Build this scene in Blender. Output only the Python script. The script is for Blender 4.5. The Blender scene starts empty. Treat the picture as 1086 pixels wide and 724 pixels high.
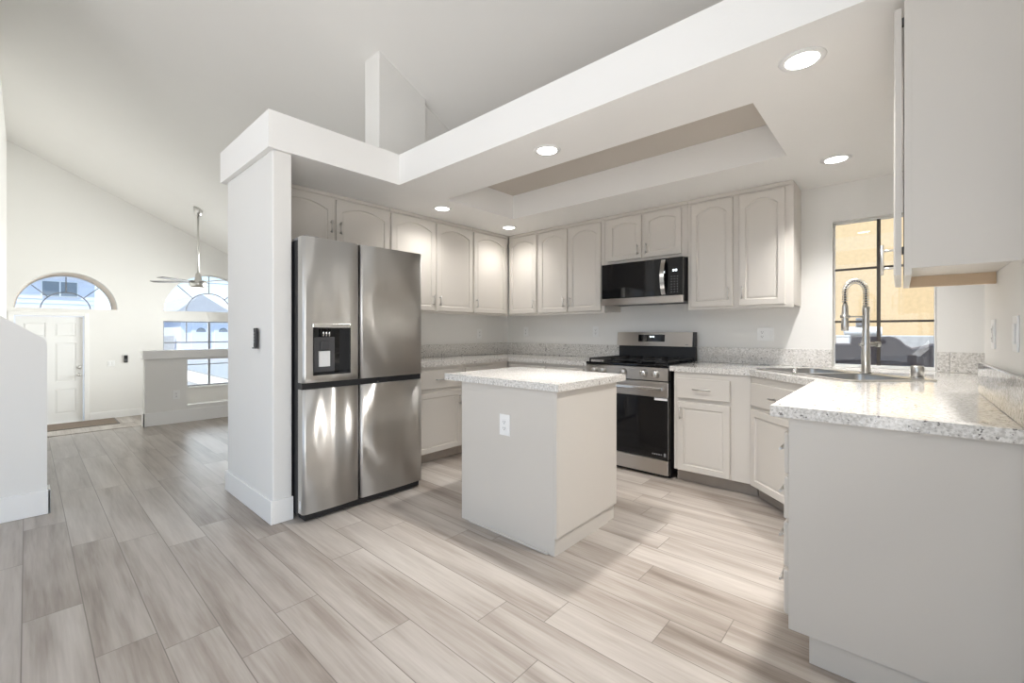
import bpy, bmesh, math, random
from mathutils import Vector, Matrix
random.seed(7)
PI = math.pi
SC = bpy.context.scene
COL = SC.collection

# ------------------------------------------------------------------ camera
cam_data = bpy.data.cameras.new('camera')
cam = bpy.data.objects.new('camera', cam_data)
COL.objects.link(cam)
cam_data.sensor_width = 36.0
cam_data.lens = 461.0 / 1086.0 * 36.0
cam_data.shift_x = 3.54 / 1086.0
cam_data.shift_y = -9.42 / 1086.0
cam_data.clip_start = 0.02
cam_data.clip_end = 300.0
cam.rotation_euler = (math.radians(90 - 0.055), math.radians(0.0), math.radians(42.0255))
cam.location = (3.7426, -4.1278, 1.1832)
SC.camera = cam

# ------------------------------------------------------------------ view, world, sun, daylight and fill
SC.view_settings.view_transform = 'Standard'
SC.view_settings.look = 'None'
SC.view_settings.exposure = 0.38
SC.view_settings.gamma = 1.0
SC.view_settings.use_curve_mapping = False
SC.cycles.max_bounces = 10
SC.cycles.diffuse_bounces = 6
SC.cycles.glossy_bounces = 4
SC.cycles.transparent_max_bounces = 12
SC.cycles.sample_clamp_indirect = 6.0
SC.cycles.use_denoising = True

world = bpy.data.worlds.new('sky')
SC.world = world
world.use_nodes = True
wn = world.node_tree.nodes
wl = world.node_tree.links
wn.clear()
w_out = wn.new('ShaderNodeOutputWorld')
w_bg = wn.new('ShaderNodeBackground')
w_tc = wn.new('ShaderNodeTexCoord')
w_sep = wn.new('ShaderNodeSeparateXYZ')
w_ramp = wn.new('ShaderNodeValToRGB')
w_ramp.color_ramp.elements[0].position = 0.0
w_ramp.color_ramp.elements[0].color = (0.95, 0.96, 1.0, 1)
w_ramp.color_ramp.elements[1].position = 0.5
w_ramp.color_ramp.elements[1].color = (0.22, 0.48, 0.92, 1)
e = w_ramp.color_ramp.elements.new(0.12)
e.color = (0.52, 0.76, 1.0, 1)
wl.new(w_tc.outputs['Generated'], w_sep.inputs[0])
wl.new(w_sep.outputs['Z'], w_ramp.inputs[0])
wl.new(w_ramp.outputs[0], w_bg.inputs[0])
w_bg.inputs[1].default_value = 1.35
wl.new(w_bg.outputs[0], w_out.inputs[0])

def sun(name, energy, direction, angle, color=(1, 0.96, 0.9)):
    d = bpy.data.lights.new(name, 'SUN')
    d.energy = energy
    d.angle = math.radians(angle)
    d.color = color
    o = bpy.data.objects.new(name, d)
    COL.objects.link(o)
    o.rotation_euler = Vector(direction).to_track_quat('-Z', 'Y').to_euler()
    o.location = (0, 0, 12)
    return o
sun('sun', 4.3, (-0.3, 0.5, -0.8), 1.0)

def area(name, loc, direction, sx, sy, energy, color=(1, 1, 1)):
    d = bpy.data.lights.new(name, 'AREA')
    d.shape = 'RECTANGLE'
    d.size = sx
    d.size_y = sy
    d.energy = energy
    d.color = color
    o = bpy.data.objects.new(name, d)
    COL.objects.link(o)
    o.location = loc
    o.rotation_euler = Vector(direction).to_track_quat('-Z', 'Y').to_euler()
    return o
# daylight at the tall arched window, and added fill lamps at unseen openings
area('fill_right', (4.12, -4.75, 1.08), (-0.75, 0.0, 0.62), 2.2, 2.0, 42, (1.0, 0.99, 0.97))  # added fill from the right, tilted up to brighten the kitchen ceiling
area('fill_rear', (2.2, -8.15, 1.45), (0, 1, 0.5), 3.6, 2.5, 4, (1.0, 0.985, 0.96))  # added fill from behind the camera, no source in view
area('fill_vault', (1.0, -8.15, 3.7), (0, 0.6, 0.8), 4.2, 1.2, 42, (1.0, 0.985, 0.96))  # added fill aimed up to brighten the vault
area('daylight_front', (-8.35, -1.3, 1.0), (1, 0, 0), 1.6, 2.0, 55, (0.97, 0.985, 1.0))
area('fill_entry', (-6.0, 0.30, 1.6), (0, -1, 0.15), 2.4, 1.6, 235, (1.0, 0.99, 0.97))  # added fill to brighten the entry room, no source in view

# ------------------------------------------------------------------ materials
MATS = {}
def new_mat(name):
    m = bpy.data.materials.new(name)
    m.use_nodes = True
    nt = m.node_tree
    b = nt.nodes['Principled BSDF']
    MATS[name] = m
    return m, nt, b

def plain(name, col, rough=0.5, metal=0.0, bump=0.0, bscale=200.0, var=0.0, vscale=3.0, spec=None, coat=0.0):
    m, nt, b = new_mat(name)
    b.inputs['Base Color'].default_value = (*col, 1)
    b.inputs['Roughness'].default_value = rough
    b.inputs['Metallic'].default_value = metal
    if spec is not None:
        b.inputs['Specular IOR Level'].default_value = spec
    if coat:
        b.inputs['Coat Weight'].default_value = coat
    tc = nt.nodes.new('ShaderNodeTexCoord')
    if bump:
        n = nt.nodes.new('ShaderNodeTexNoise')
        n.inputs['Scale'].default_value = bscale
        n.inputs['Detail'].default_value = 3
        bp_ = nt.nodes.new('ShaderNodeBump')
        bp_.inputs['Strength'].default_value = bump
        bp_.inputs['Distance'].default_value = 0.002
        nt.links.new(tc.outputs['Object'], n.inputs['Vector'])
        nt.links.new(n.outputs['Fac'], bp_.inputs['Height'])
        nt.links.new(bp_.outputs[0], b.inputs['Normal'])
    if var:
        n = nt.nodes.new('ShaderNodeTexNoise')
        n.inputs['Scale'].default_value = vscale
        n.inputs['Detail'].default_value = 4
        mx = nt.nodes.new('ShaderNodeMix')
        mx.data_type = 'RGBA'
        mx.inputs[6].default_value = (*[c * (1 - var) for c in col], 1)
        mx.inputs[7].default_value = (*[min(1, c * (1 + var)) for c in col], 1)
        nt.links.new(tc.outputs['Object'], n.inputs['Vector'])
        nt.links.new(n.outputs['Fac'], mx.inputs[0])
        nt.links.new(mx.outputs[2], b.inputs['Base Color'])
    return m

def emit(name, col, strength):
    m, nt, b = new_mat(name)
    b.inputs['Base Color'].default_value = (*col, 1)
    b.inputs['Emission Color'].default_value = (*col, 1)
    b.inputs['Emission Strength'].default_value = strength
    return m

plain('wall_paint', (0.80, 0.79, 0.765), 0.7, bump=0.12, bscale=140, var=0.01)
plain('ceiling_paint', (0.80, 0.785, 0.76), 0.8, bump=0.2, bscale=110, var=0.01)
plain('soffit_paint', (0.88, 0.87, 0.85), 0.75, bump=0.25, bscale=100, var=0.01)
plain('reveal_tan', (0.90, 0.82, 0.73), 0.75, bump=0.1, bscale=100, var=0.01)  # paler and warmer than the wall colour
plain('tray_taupe', (0.56, 0.515, 0.465), 0.8, bump=0.2, bscale=100, var=0.01)  # darker and browner than the rest of the dropped ceiling
plain('trim_paint', (0.86, 0.855, 0.84), 0.4)
plain('door_paint', (0.84, 0.84, 0.83), 0.4)
plain('cabinet_paint', (0.62, 0.586, 0.54), 0.38, bump=0.05, bscale=60, var=0.012)
plain('toe_wood', (0.40, 0.345, 0.295), 0.6, var=0.1, vscale=12)
plain('cabinet_inside', (0.52, 0.40, 0.28), 0.6, var=0.08)
plain('shadow_gap', (0.10, 0.09, 0.08), 0.8)
plain('nickel', (0.62, 0.61, 0.59), 0.28, 1.0, bump=0.02)
plain('chrome', (0.80, 0.80, 0.80), 0.12, 1.0, bump=0.01)
plain('black_glass', (0.006, 0.006, 0.007), 0.06, bump=0.004, bscale=4)
plain('black_plastic', (0.012, 0.012, 0.014), 0.45, bump=0.03)
plain('dark_grey_plastic', (0.05, 0.05, 0.055), 0.4, bump=0.03)
plain('grey_plastic', (0.25, 0.25, 0.26), 0.45, bump=0.03)
plain('cast_iron', (0.012, 0.012, 0.013), 0.55, bump=0.3, bscale=300)
plain('white_plastic', (0.85, 0.85, 0.84), 0.35, bump=0.01)
plain('label_paper', (0.82, 0.82, 0.82), 0.6, var=0.06, vscale=120)
plain('slot_dark', (0.2, 0.2, 0.2), 0.6, var=0.02)
plain('bronze_frame', (0.055, 0.045, 0.036), 0.5, bump=0.03)
plain('grey_frame', (0.30, 0.31, 0.33), 0.5, bump=0.03)
plain('stucco', (0.72, 0.51, 0.28), 0.9, bump=1.0, bscale=30, var=0.16, vscale=22)
plain('stucco_pale', (0.66, 0.62, 0.60), 0.9, bump=0.5, bscale=60, var=0.05)
plain('block_wall', (0.50, 0.49, 0.48), 0.9, bump=0.8, bscale=40, var=0.25, vscale=25)
plain('cover_fabric', (0.135, 0.105, 0.10), 0.9, bump=0.3, bscale=30, var=0.12)
plain('siding', (0.80, 0.80, 0.86), 0.8, bump=0.1, var=0.03)
plain('garage_door_paint', (0.78, 0.78, 0.87), 0.7, var=0.02)
plain('roof_tile', (0.50, 0.49, 0.50), 0.9, bump=0.5, bscale=8, var=0.12)
plain('ground', (0.42, 0.40, 0.37), 0.95, bump=0.4, bscale=8, var=0.15)
plain('shade_glass', (0.22, 0.25, 0.28), 0.1, var=0.05)
plain('mat_fibre', (0.20, 0.155, 0.12), 0.95, bump=0.6, bscale=250, var=0.2, vscale=30)
plain('fan_blade', (0.10, 0.09, 0.085), 0.5, bump=0.05)
plain('dispenser_grey', (0.075, 0.075, 0.08), 0.35, bump=0.02)
plain('sink_steel', (0.55, 0.54, 0.53), 0.30, 1.0, bump=0.04, bscale=80)
emit('lamp_glow', (1.0, 0.97, 0.92), 9.0)
emit('digit_glow', (0.85, 0.95, 1.0), 1.6)

def brushed(name, col, rough, axis, wob=0.0, aniso=0.8):
    m, nt, b = new_mat(name)
    b.inputs['Base Color'].default_value = (*col, 1)
    b.inputs['Metallic'].default_value = 1.0
    b.inputs['Roughness'].default_value = rough
    tc = nt.nodes.new('ShaderNodeTexCoord')
    mp = nt.nodes.new('ShaderNodeMapping')
    s = [900, 900, 900]
    s['xyz'.index(axis)] = 6
    mp.inputs['Scale'].default_value = s
    n = nt.nodes.new('ShaderNodeTexNoise')
    n.inputs['Scale'].default_value = 1.0
    n.inputs['Detail'].default_value = 2
    b1 = nt.nodes.new('ShaderNodeBump')
    b1.inputs['Strength'].default_value = 0.06
    b1.inputs['Distance'].default_value = 0.0006
    nt.links.new(tc.outputs['Object'], mp.inputs[0])
    nt.links.new(mp.outputs[0], n.inputs['Vector'])
    nt.links.new(n.outputs['Fac'], b1.inputs['Height'])
    last = b1
    if wob:
        mp2 = nt.nodes.new('ShaderNodeMapping')
        s2 = [10.0, 10.0, 0.35]
        mp2.inputs['Scale'].default_value = s2
        n2 = nt.nodes.new('ShaderNodeTexNoise')
        n2.inputs['Scale'].default_value = 1.0
        n2.inputs['Detail'].default_value = 0
        b2 = nt.nodes.new('ShaderNodeBump')
        b2.inputs['Strength'].default_value = wob
        b2.inputs['Distance'].default_value = 0.03
        nt.links.new(tc.outputs['Object'], mp2.inputs[0])
        nt.links.new(mp2.outputs[0], n2.inputs['Vector'])
        nt.links.new(n2.outputs['Fac'], b2.inputs['Height'])
        nt.links.new(b1.outputs[0], b2.inputs['Normal'])
        last = b2
    nt.links.new(last.outputs[0], b.inputs['Normal'])
    tg = nt.nodes.new('ShaderNodeTangent')
    tg.direction_type = 'RADIAL'
    tg.axis = 'Z'
    b.inputs['Anisotropic'].default_value = aniso
    b.inputs['Anisotropic Rotation'].default_value = 0.25
    nt.links.new(tg.outputs[0], b.inputs['Tangent'])
    return m
brushed('fridge_steel', (0.66, 0.65, 0.63), 0.32, 'y', 0.42, 1.0)
brushed('range_steel', (0.56, 0.53, 0.50), 0.32, 'x', 0.0, 0.95)

def granite(name):
    m, nt, b = new_mat(name)
    N, L = nt.nodes, nt.links
    tc = N.new('ShaderNodeTexCoord')
    def noise(scale, detail=3, rough=0.5):
        n = N.new('ShaderNodeTexNoise')
        n.inputs['Scale'].default_value = scale
        n.inputs['Detail'].default_value = detail
        n.inputs['Roughness'].default_value = rough
        L.new(tc.outputs['Object'], n.inputs['Vector'])
        return n.outputs['Fac']
    def ramp(src, p0, p1):
        r = N.new('ShaderNodeValToRGB')
        r.color_ramp.elements[0].position = p0
        r.color_ramp.elements[1].position = p1
        L.new(src, r.inputs[0])
        return r.outputs[0]
    def mix(fac, a, bcol):
        x = N.new('ShaderNodeMix')
        x.data_type = 'RGBA'
        L.new(fac, x.inputs[0])
        if isinstance(a, tuple): x.inputs[6].default_value = (*a, 1)
        else: L.new(a, x.inputs[6])
        x.inputs[7].default_value = (*bcol, 1)
        return x.outputs[2]
    c = mix(ramp(noise(95, 4), 0.42, 0.62), (0.76, 0.74, 0.71), (0.54, 0.52, 0.485))
    c = mix(ramp(noise(150, 3), 0.60, 0.68), c, (0.42, 0.41, 0.40))
    c = mix(ramp(noise(42, 6, 0.75), 0.595, 0.625), c, (0.13, 0.12, 0.115))
    c = mix(ramp(noise(60, 3), 0.62, 0.70), c, (0.88, 0.87, 0.85))
    L.new(c, b.inputs['Base Color'])
    b.inputs['Roughness'].default_value = 0.06
    return m
granite('granite')

def floor_planks():
    m, nt, b = new_mat('floor_planks')
    N, L = nt.nodes, nt.links
    tc = N.new('ShaderNodeTexCoord')
    sep = N.new('ShaderNodeSeparateXYZ')
    L.new(tc.outputs['Object'], sep.inputs[0])
    def math_(op, a, b_=None):
        n = N.new('ShaderNodeMath')
        n.operation = op
        for i, v in enumerate((a, b_)):
            if v is None: continue
            if isinstance(v, (int, float)): n.inputs[i].default_value = v
            else: L.new(v, n.inputs[i])
        return n.outputs[0]
    W, LEN = 0.1785, 1.22
    v = math_('DIVIDE', math_('ADD', sep.outputs['Y'], 3.07 + 40 * W), W)
    row = math_('FLOOR', v)
    fv = math_('FRACT', v)
    wn1 = N.new('ShaderNodeTexWhiteNoise')
    wn1.noise_dimensions = '1D'
    L.new(row, wn1.inputs['W'])
    u = math_('ADD', math_('DIVIDE', sep.outputs['X'], LEN), math_('MULTIPLY', wn1.outputs['Value'], 5.0))
    cell = math_('FLOOR', u)
    fu = math_('FRACT', u)
    comb = N.new('ShaderNodeCombineXYZ')
    L.new(cell, comb.inputs[0]); L.new(row, comb.inputs[1])
    wn2 = N.new('ShaderNodeTexWhiteNoise')
    wn2.noise_dimensions = '2D'
    L.new(comb.outputs[0], wn2.inputs['Vector'])
    # grain: long streaks along x, shifted per plank
    off = N.new('ShaderNodeVectorMath'); off.operation = 'SCALE'
    L.new(wn2.outputs['Color'], off.inputs[0]); off.inputs['Scale'].default_value = 40.0
    addv = N.new('ShaderNodeVectorMath'); addv.operation = 'ADD'
    L.new(tc.outputs['Object'], addv.inputs[0]); L.new(off.outputs[0], addv.inputs[1])
    def streak(sx, sy, detail, dist=0.0):
        mp = N.new('ShaderNodeMapping')
        mp.inputs['Scale'].default_value = (sx, sy, 1)
        L.new(addv.outputs[0], mp.inputs[0])
        n = N.new('ShaderNodeTexNoise')
        n.inputs['Scale'].default_value = 1.0
        n.inputs['Detail'].default_value = detail
        n.inputs['Distortion'].default_value = dist
        L.new(mp.outputs[0], n.inputs['Vector'])
        return n.outputs['Fac']
    s1 = streak(0.9, 9, 3, 0.3)
    s2 = streak(5, 95, 5, 0.3)
    s3 = streak(1.6, 24, 4, 0.8)
    t = math_('ADD', math_('MULTIPLY', s1, 0.85), math_('MULTIPLY', s2, 0.30))
    t = math_('ADD', t, math_('MULTIPLY', s3, 0.42))
    t = math_('ADD', t, math_('MULTIPLY', wn2.outputs['Value'], 0.28))
    r = N.new('ShaderNodeValToRGB')
    els = r.color_ramp.elements
    els[0].position = 0.56 / 1.3; els[0].color = (0.175, 0.142, 0.118, 1)
    els[1].position = 1.0; els[1].color = (0.54, 0.50, 0.458, 1)
    k = els.new(0.78 / 1.3); k.color = (0.305, 0.263, 0.229, 1)
    k = els.new(0.97 / 1.3); k.color = (0.405, 0.364, 0.327, 1)
    sc = math_('MULTIPLY', t, 1.0)
    # ramps clamp at 1, so squeeze the value
    sq = math_('DIVIDE', sc, 1.3)
    L.new(sq, r.inputs[0])
    # seams
    du = math_('MULTIPLY', math_('MINIMUM', fu, math_('SUBTRACT', 1.0, fu)), LEN)
    dv = math_('MULTIPLY', math_('MINIMUM', fv, math_('SUBTRACT', 1.0, fv)), W)
    d = math_('MINIMUM', du, dv)
    seam = N.new('ShaderNodeMapRange')
    seam.inputs['From Min'].default_value = 0.0006
    seam.inputs['From Max'].default_value = 0.0026
    L.new(d, seam.inputs['Value'])
    mx = N.new('ShaderNodeMix'); mx.data_type = 'RGBA'
    L.new(seam.outputs[0], mx.inputs[0])
    mx.inputs[6].default_value = (0.17, 0.145, 0.125, 1)
    L.new(r.outputs[0], mx.inputs[7])
    L.new(mx.outputs[2], b.inputs['Base Color'])
    b.inputs['Roughness'].default_value = 0.36
    bmp = N.new('ShaderNodeBump')
    bmp.inputs['Strength'].default_value = 0.12
    bmp.inputs['Distance'].default_value = 0.002
    hh = math_('ADD', math_('MULTIPLY', s2, 0.3), seam.outputs[0])
    L.new(hh, bmp.inputs['Height'])
    L.new(bmp.outputs[0], b.inputs['Normal'])
floor_planks()

def glass_mat():
    m = bpy.data.materials.new('window_glass')
    m.use_nodes = True
    nt = m.node_tree
    nt.nodes.clear()
    o = nt.nodes.new('ShaderNodeOutputMaterial')
    mix = nt.nodes.new('ShaderNodeMixShader')
    t = nt.nodes.new('ShaderNodeBsdfTransparent')
    t.inputs[0].default_value = (0.97, 0.985, 0.98, 1)
    g = nt.nodes.new('ShaderNodeBsdfGlossy')
    g.inputs['Roughness'].default_value = 0.01
    f = nt.nodes.new('ShaderNodeFresnel')
    f.inputs[0].default_value = 1.5
    nt.links.new(f.outputs[0], mix.inputs[0])
    nt.links.new(t.outputs[0], mix.inputs[1])
    nt.links.new(g.outputs[0], mix.inputs[2])
    nt.links.new(mix.outputs[0], o.inputs[0])
    MATS['window_glass'] = m
glass_mat()

# ------------------------------------------------------------------ mesh helpers
class MB:
    """collects shapes; build() links them as ONE mesh object"""
    def __init__(self):
        self.bm = bmesh.new()
    def box(self, x0, x1, y0, y1, z0, z1, bevel=0.0, seg=2):
        bm = self.bm
        vs = [bm.verts.new((x, y, z)) for z in (z0, z1) for y in (y0, y1) for x in (x0, x1)]
        fs = [(0, 2, 3, 1), (4, 5, 7, 6), (0, 1, 5, 4), (2, 6, 7, 3), (0, 4, 6, 2), (1, 3, 7, 5)]
        faces = [bm.faces.new([vs[i] for i in f]) for f in fs]
        if bevel > 0:
            es = set()
            for f in faces:
                for ed in f.edges: es.add(ed)
            bmesh.ops.bevel(bm, geom=list(es), offset=bevel, segments=seg, affect='EDGES', profile=0.5)
        return self
    def ring(self, c, r, ax_u, ax_v, n):
        return [self.bm.verts.new(c + ax_u * (r * math.cos(2 * PI * i / n)) + ax_v * (r * math.sin(2 * PI * i / n))) for i in range(n)]
    def bridge(self, a, b, smooth=True):
        n = len(a)
        for i in range(n):
            f = self.bm.faces.new((a[i], a[(i + 1) % n], b[(i + 1) % n], b[i]))
            f.smooth = smooth
    def tube(self, pts, radii, n=12, cap=True):
        pts = [Vector(p) for p in pts]
        if isinstance(radii, (int, float)): radii = [radii] * len(pts)
        prev = None
        d0 = (pts[1] - pts[0]).normalized()
        u = d0.orthogonal().normalized()
        for i, p in enumerate(pts):
            if i == 0: d = pts[1] - pts[0]
            elif i == len(pts) - 1: d = pts[-1] - pts[-2]
            else: d = (pts[i + 1] - pts[i]).normalized() + (pts[i] - pts[i - 1]).normalized()
            d = d.normalized()
            u = (u - d * u.dot(d)).normalized()
            v = d.cross(u)
            rg = self.ring(p, radii[i], u, v, n)
            if prev is None:
                if cap: self.bm.faces.new(list(reversed(rg)))
            else:
                self.bridge(prev, rg)
            prev = rg
        if cap: self.bm.faces.new(prev)
        return self
    def lathe(self, prof, c=(0, 0, 0), axis='z', n=24, cap=True):
        """prof: list of (radius, height along axis)"""
        c = Vector(c)
        A = {'x': (Vector((1, 0, 0)), Vector((0, 1, 0)), Vector((0, 0, 1))),
             'y': (Vector((0, 1, 0)), Vector((0, 0, 1)), Vector((1, 0, 0))),
             'z': (Vector((0, 0, 1)), Vector((1, 0, 0)), Vector((0, 1, 0)))}[axis]
        prev = None
        for r, h in prof:
            rg = self.ring(c + A[0] * h, max(r, 1e-4), A[1], A[2], n)
            if prev is None:
                if cap: self.bm.faces.new(list(reversed(rg)))
            else: self.bridge(prev, rg)
            prev = rg
        if cap: self.bm.faces.new(prev)
        return self
    def prism(self, poly, z0, z1):
        """poly: list of (x, y) counter-clockwise"""
        lo = [self.bm.verts.new((x, y, z0)) for x, y in poly]
        hi = [self.bm.verts.new((x, y, z1)) for x, y in poly]
        self.bm.faces.new(list(reversed(lo)))
        self.bm.faces.new(hi)
        n = len(poly)
        for i in range(n):
            self.bm.faces.new((lo[i], lo[(i + 1) % n], hi[(i + 1) % n], hi[i]))
        return self
    def slab(self, outer, holes, a0, a1, plane='xy'):
        """flat plate with holes, extruded along the third axis from a0 to a1"""
        def P(p, h):
            return {'xy': (p[0], p[1], h), 'xz': (p[0], h, p[1]), 'yz': (h, p[0], p[1])}[plane]
        bm = self.bm
        loops = [outer] + list(holes)
        ev = []
        vloops = []
        for lp in loops:
            vs = [bm.verts.new(P(p, a0)) for p in lp]
            vloops.append(vs)
            for i in range(len(vs)):
                ev.append(bm.edges.new((vs[i], vs[(i + 1) % len(vs)])))
        res = bmesh.ops.triangle_fill(bm, edges=ev, use_beauty=True)
        faces = [g for g in res['geom'] if isinstance(g, bmesh.types.BMFace)]
        ex = bmesh.ops.extrude_face_region(bm, geom=faces)
        nv = [g for g in ex['geom'] if isinstance(g, bmesh.types.BMVert)]
        k = {'xy': 2, 'xz': 1, 'yz': 0}[plane]
        for v in nv: v.co[k] = a1
        # keep the original cap as back face
        have = set(f for f in bm.faces)
        # extrude_face_region removes originals only if asked; make sure both caps exist
        return self
    def build(self, name, mat, parent=None, smooth=False):
        bmesh.ops.recalc_face_normals(self.bm, faces=self.bm.faces[:])
        me = bpy.data.meshes.new(name)
        self.bm.to_mesh(me)
        self.bm.free()
        if smooth:
            for p in me.polygons: p.use_smooth = True
        me.materials.append(MATS[mat] if isinstance(mat, str) else mat)
        o = bpy.data.objects.new(name, me)
        COL.objects.link(o)
        if parent is not None: o.parent = parent
        return o

def tag(o, label, cat, group=None):
    o['label'] = label
    o['category'] = cat
    if group: o['group'] = group
    return o
def thing(name, label, cat, loc=(0, 0, 0), rz=0.0, group=None):
    o = bpy.data.objects.new(name, None)
    o.empty_display_size = 0.1
    COL.objects.link(o)
    o.location = loc
    o.rotation_euler = (0, 0, rz)
    return tag(o, label, cat, group)
def struct(o):
    o['kind'] = 'structure'
    return o
def copy_tree(o, parent=None):
    c = o.copy()
    COL.objects.link(c)
    if parent is not None: c.parent = parent
    for ch in list(o.children): copy_tree(ch, c)
    return c
def B(x0, x1, y0, y1, z0, z1, bevel=0.0):
    return MB().box(x0, x1, y0, y1, z0, z1, bevel)

def arc(cx, cz, r, a0, a1, n):
    return [(cx + r * math.cos(a0 + (a1 - a0) * i / n), cz + r * math.sin(a0 + (a1 - a0) * i / n)) for i in range(n + 1)]

# ================================================================== SETTING
ZC = 2.31        # kitchen ceiling
ZL = 2.54        # top of the dropped ceiling (plant ledge)
XR = 4.02        # right wall
XF = -8.1        # front wall of the entry room
ZE = -0.55       # entry floor
RW = 4.75

struct(B(-3.42, 7.0, -8.3, 0.0, -0.12, 0.0).build('floor', 'floor_planks'))
struct(B(XF - 0.15, -3.42, -4.6, 0.0, ZE - 0.1, ZE).build('floor_entry', 'floor_planks'))
struct(B(-3.45, -3.385, -4.36, 0.0, ZE + 0.002, 0.006, 0.004).build('trim_step', 'floor_planks'))

# back wall (stove wall), with the kitchen window opening
WX0, WX1, WZ0, WZ1 = 3.357, 3.925, 0.916, 2.025
m = MB()
m.box(XF - 0.15, -7.2, 0.0, 0.14, -0.65, 3.3)
m.box(-4.8, WX0, 0.0, 0.14, -0.65, 3.3)
m.box(-7.2, -4.8, 0.0, 0.14, -0.65, 0.8)
m.box(-7.2, -4.8, 0.0, 0.14, 2.3, 3.3)  # above an unseen opening added for the entry fill lamp
m.box(WX1, RW + 0.12, 0.0, 0.14, -0.12, 3.3)
m.box(WX0, WX1, 0.0, 0.14, -0.12, WZ0)
m.box(WX0, WX1, 0.0, 0.14, WZ1, 3.3)
struct(m.build('wall_back', 'wall_paint'))
# right wall: starts 1.28 m from the back wall, the counter runs on into the nook behind it
m = MB()
m.box(XR, RW + 0.12, -3.6, -1.28, 0.0, 5.0, 0.012)
m.box(XR, RW + 0.12, -8.3, -5.9, 0.0, 5.0)
m.box(XR, RW + 0.12, -5.9, -3.6, 2.1, 5.0)  # above an unseen opening added for the right-hand fill lamp
struct(m.build('wall_right', 'wall_paint'))
struct(B(RW, RW + 0.12, -1.28, 0.0, 0.0, 3.3).build('wall_nook', 'wall_paint'))
# partition beside the refrigerator and the wall behind it
struct(B(-0.02, 0.872, -3.113, -2.998, 0.0, ZC, 0.008).build('wall_partition', 'wall_paint'))
struct(B(-0.02, 0.0, -2.998, 0.0, 0.0, ZC).build('wall_left', 'wall_paint'))
m = MB()
m.box(-0.034, 0.887, -3.128, -3.1135, 0.0, 0.145, 0.004)
m.box(0.8725, 0.887, -3.1135, -2.994, 0.0, 0.145, 0.004)
m.box(-0.034, -0.0205, -3.1135, -2.9, 0.0, 0.145, 0.004)
struct(m.build('baseboard_partition', 'trim_paint'))
# wall rising from the plant ledge to the vault, with its projecting end
struct(B(0.22, 0.45, -2.12, -1.63, ZL, 4.2, 0.006).build('wall_ledge', 'wall_paint'))
struct(B(0.24, 0.40, -1.63, 0.0, ZL, 4.0).build('wall_upper', 'wall_paint'))

# entry room front wall: fanlight over the door and the tall arched window
DY0, DY1, DZ1 = -4.276, -3.372, 1.49
F1C, F1R, F1Z = -3.583, 0.70, 1.635
F2C, F2R, F2Z = -1.285, 0.86, 1.635
outer = [(-4.6, -0.75), (0.14, -0.75), (0.14, 3.2), (-4.6, 5.0)]
h_door = [(DY0, ZE), (DY1, ZE), (DY1, DZ1), (DY0, DZ1)]
h_f1 = arc(F1C, F1Z, F1R, 0, PI, 28)
h_f2 = arc(F2C, F2Z, F2R, 0, PI, 32)
h_w2 = [(F2C - F2R, -0.04), (F2C + F2R, -0.04), (F2C + F2R, 1.43), (F2C - F2R, 1.43)]
struct(MB().slab(outer, [h_door, h_f1, h_f2, h_w2], XF - 0.15, XF, 'yz').build('wall_front', 'wall_paint'))
struct(B(XF - 0.15, -1.6, -4.6, -4.36, ZE - 0.1, 4.75).build('wall_side', 'wall_paint'))
struct(B(-1.72, -1.6, -8.3, -4.6, 0.0, 4.75).build('wall_stair_side', 'wall_paint'))
# wall behind the viewer with low and high openings added for the fill lamps
m = MB()
m.box(-1.72, 0.3, -8.42, -8.3, 0, 4.8)
m.box(4.1, RW + 0.12, -8.42, -8.3, 0, 4.8)
m.box(0.3, 4.1, -8.42, -8.3, 2.75, 3.05)
m.box(0.3, 4.1, -8.42, -8.3, 4.3, 4.8)
struct(m.build('wall_rear', 'wall_paint'))

# baseboards in the entry
m = MB()
m.box(XF + 0.001, XF + 0.016, DY1 + 0.07, -0.002, ZE, ZE + 0.14, 0.003)
struct(m.build('baseboard_front', 'trim_paint'))
# vaulted ceiling
S_, Z0_ = 0.464, 2.592
YR = -4.36
zr = Z0_ - S_ * YR
bm = bmesh.new()
xa, xb = XF - 0.2, RW + 0.2
pr = [(0.15, Z0_ - S_ * 0.15), (YR, zr), (-8.45, zr), (-8.45, zr + 0.15), (YR, zr + 0.15), (0.15, Z0_ - S_ * 0.15 + 0.15)]
va = [bm.verts.new((xa, y, z)) for y, z in pr]
vb = [bm.verts.new((xb, y, z)) for y, z in pr]
n = len(pr)
for i in range(n):
    bm.faces.new((va[i], va[(i + 1) % n], vb[(i + 1) % n], vb[i]))
bm.faces.new(va[::-1]); bm.faces.new(vb)
m = MB(); m.bm.free(); m.bm = bm
struct(m.build('ceiling', 'ceiling_paint'))
# dropped kitchen ceiling with its tray
TX0, TX1, TY0, TY1 = 0.875, 3.203, -1.735, -0.88
m = MB()
L_shape = [(-0.086, -3.143), (0.893, -3.143), (0.893, -2.217), (RW, -2.217), (RW, -0.001), (-0.086, -0.001)]
tray = [(TX0, TY0), (TX1, TY0), (TX1, TY1), (TX0, TY1)]
m.slab(L_shape, [tray], ZC, ZL, 'xy')
struct(m.build('ceiling_kitchen', 'soffit_paint'))
struct(B(TX0 - 0.05, TX1 + 0.05, TY0 - 0.05, TY1 + 0.05, ZL + 0.0005, ZL + 0.03).build('ceiling_tray', 'tray_taupe'))

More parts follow.
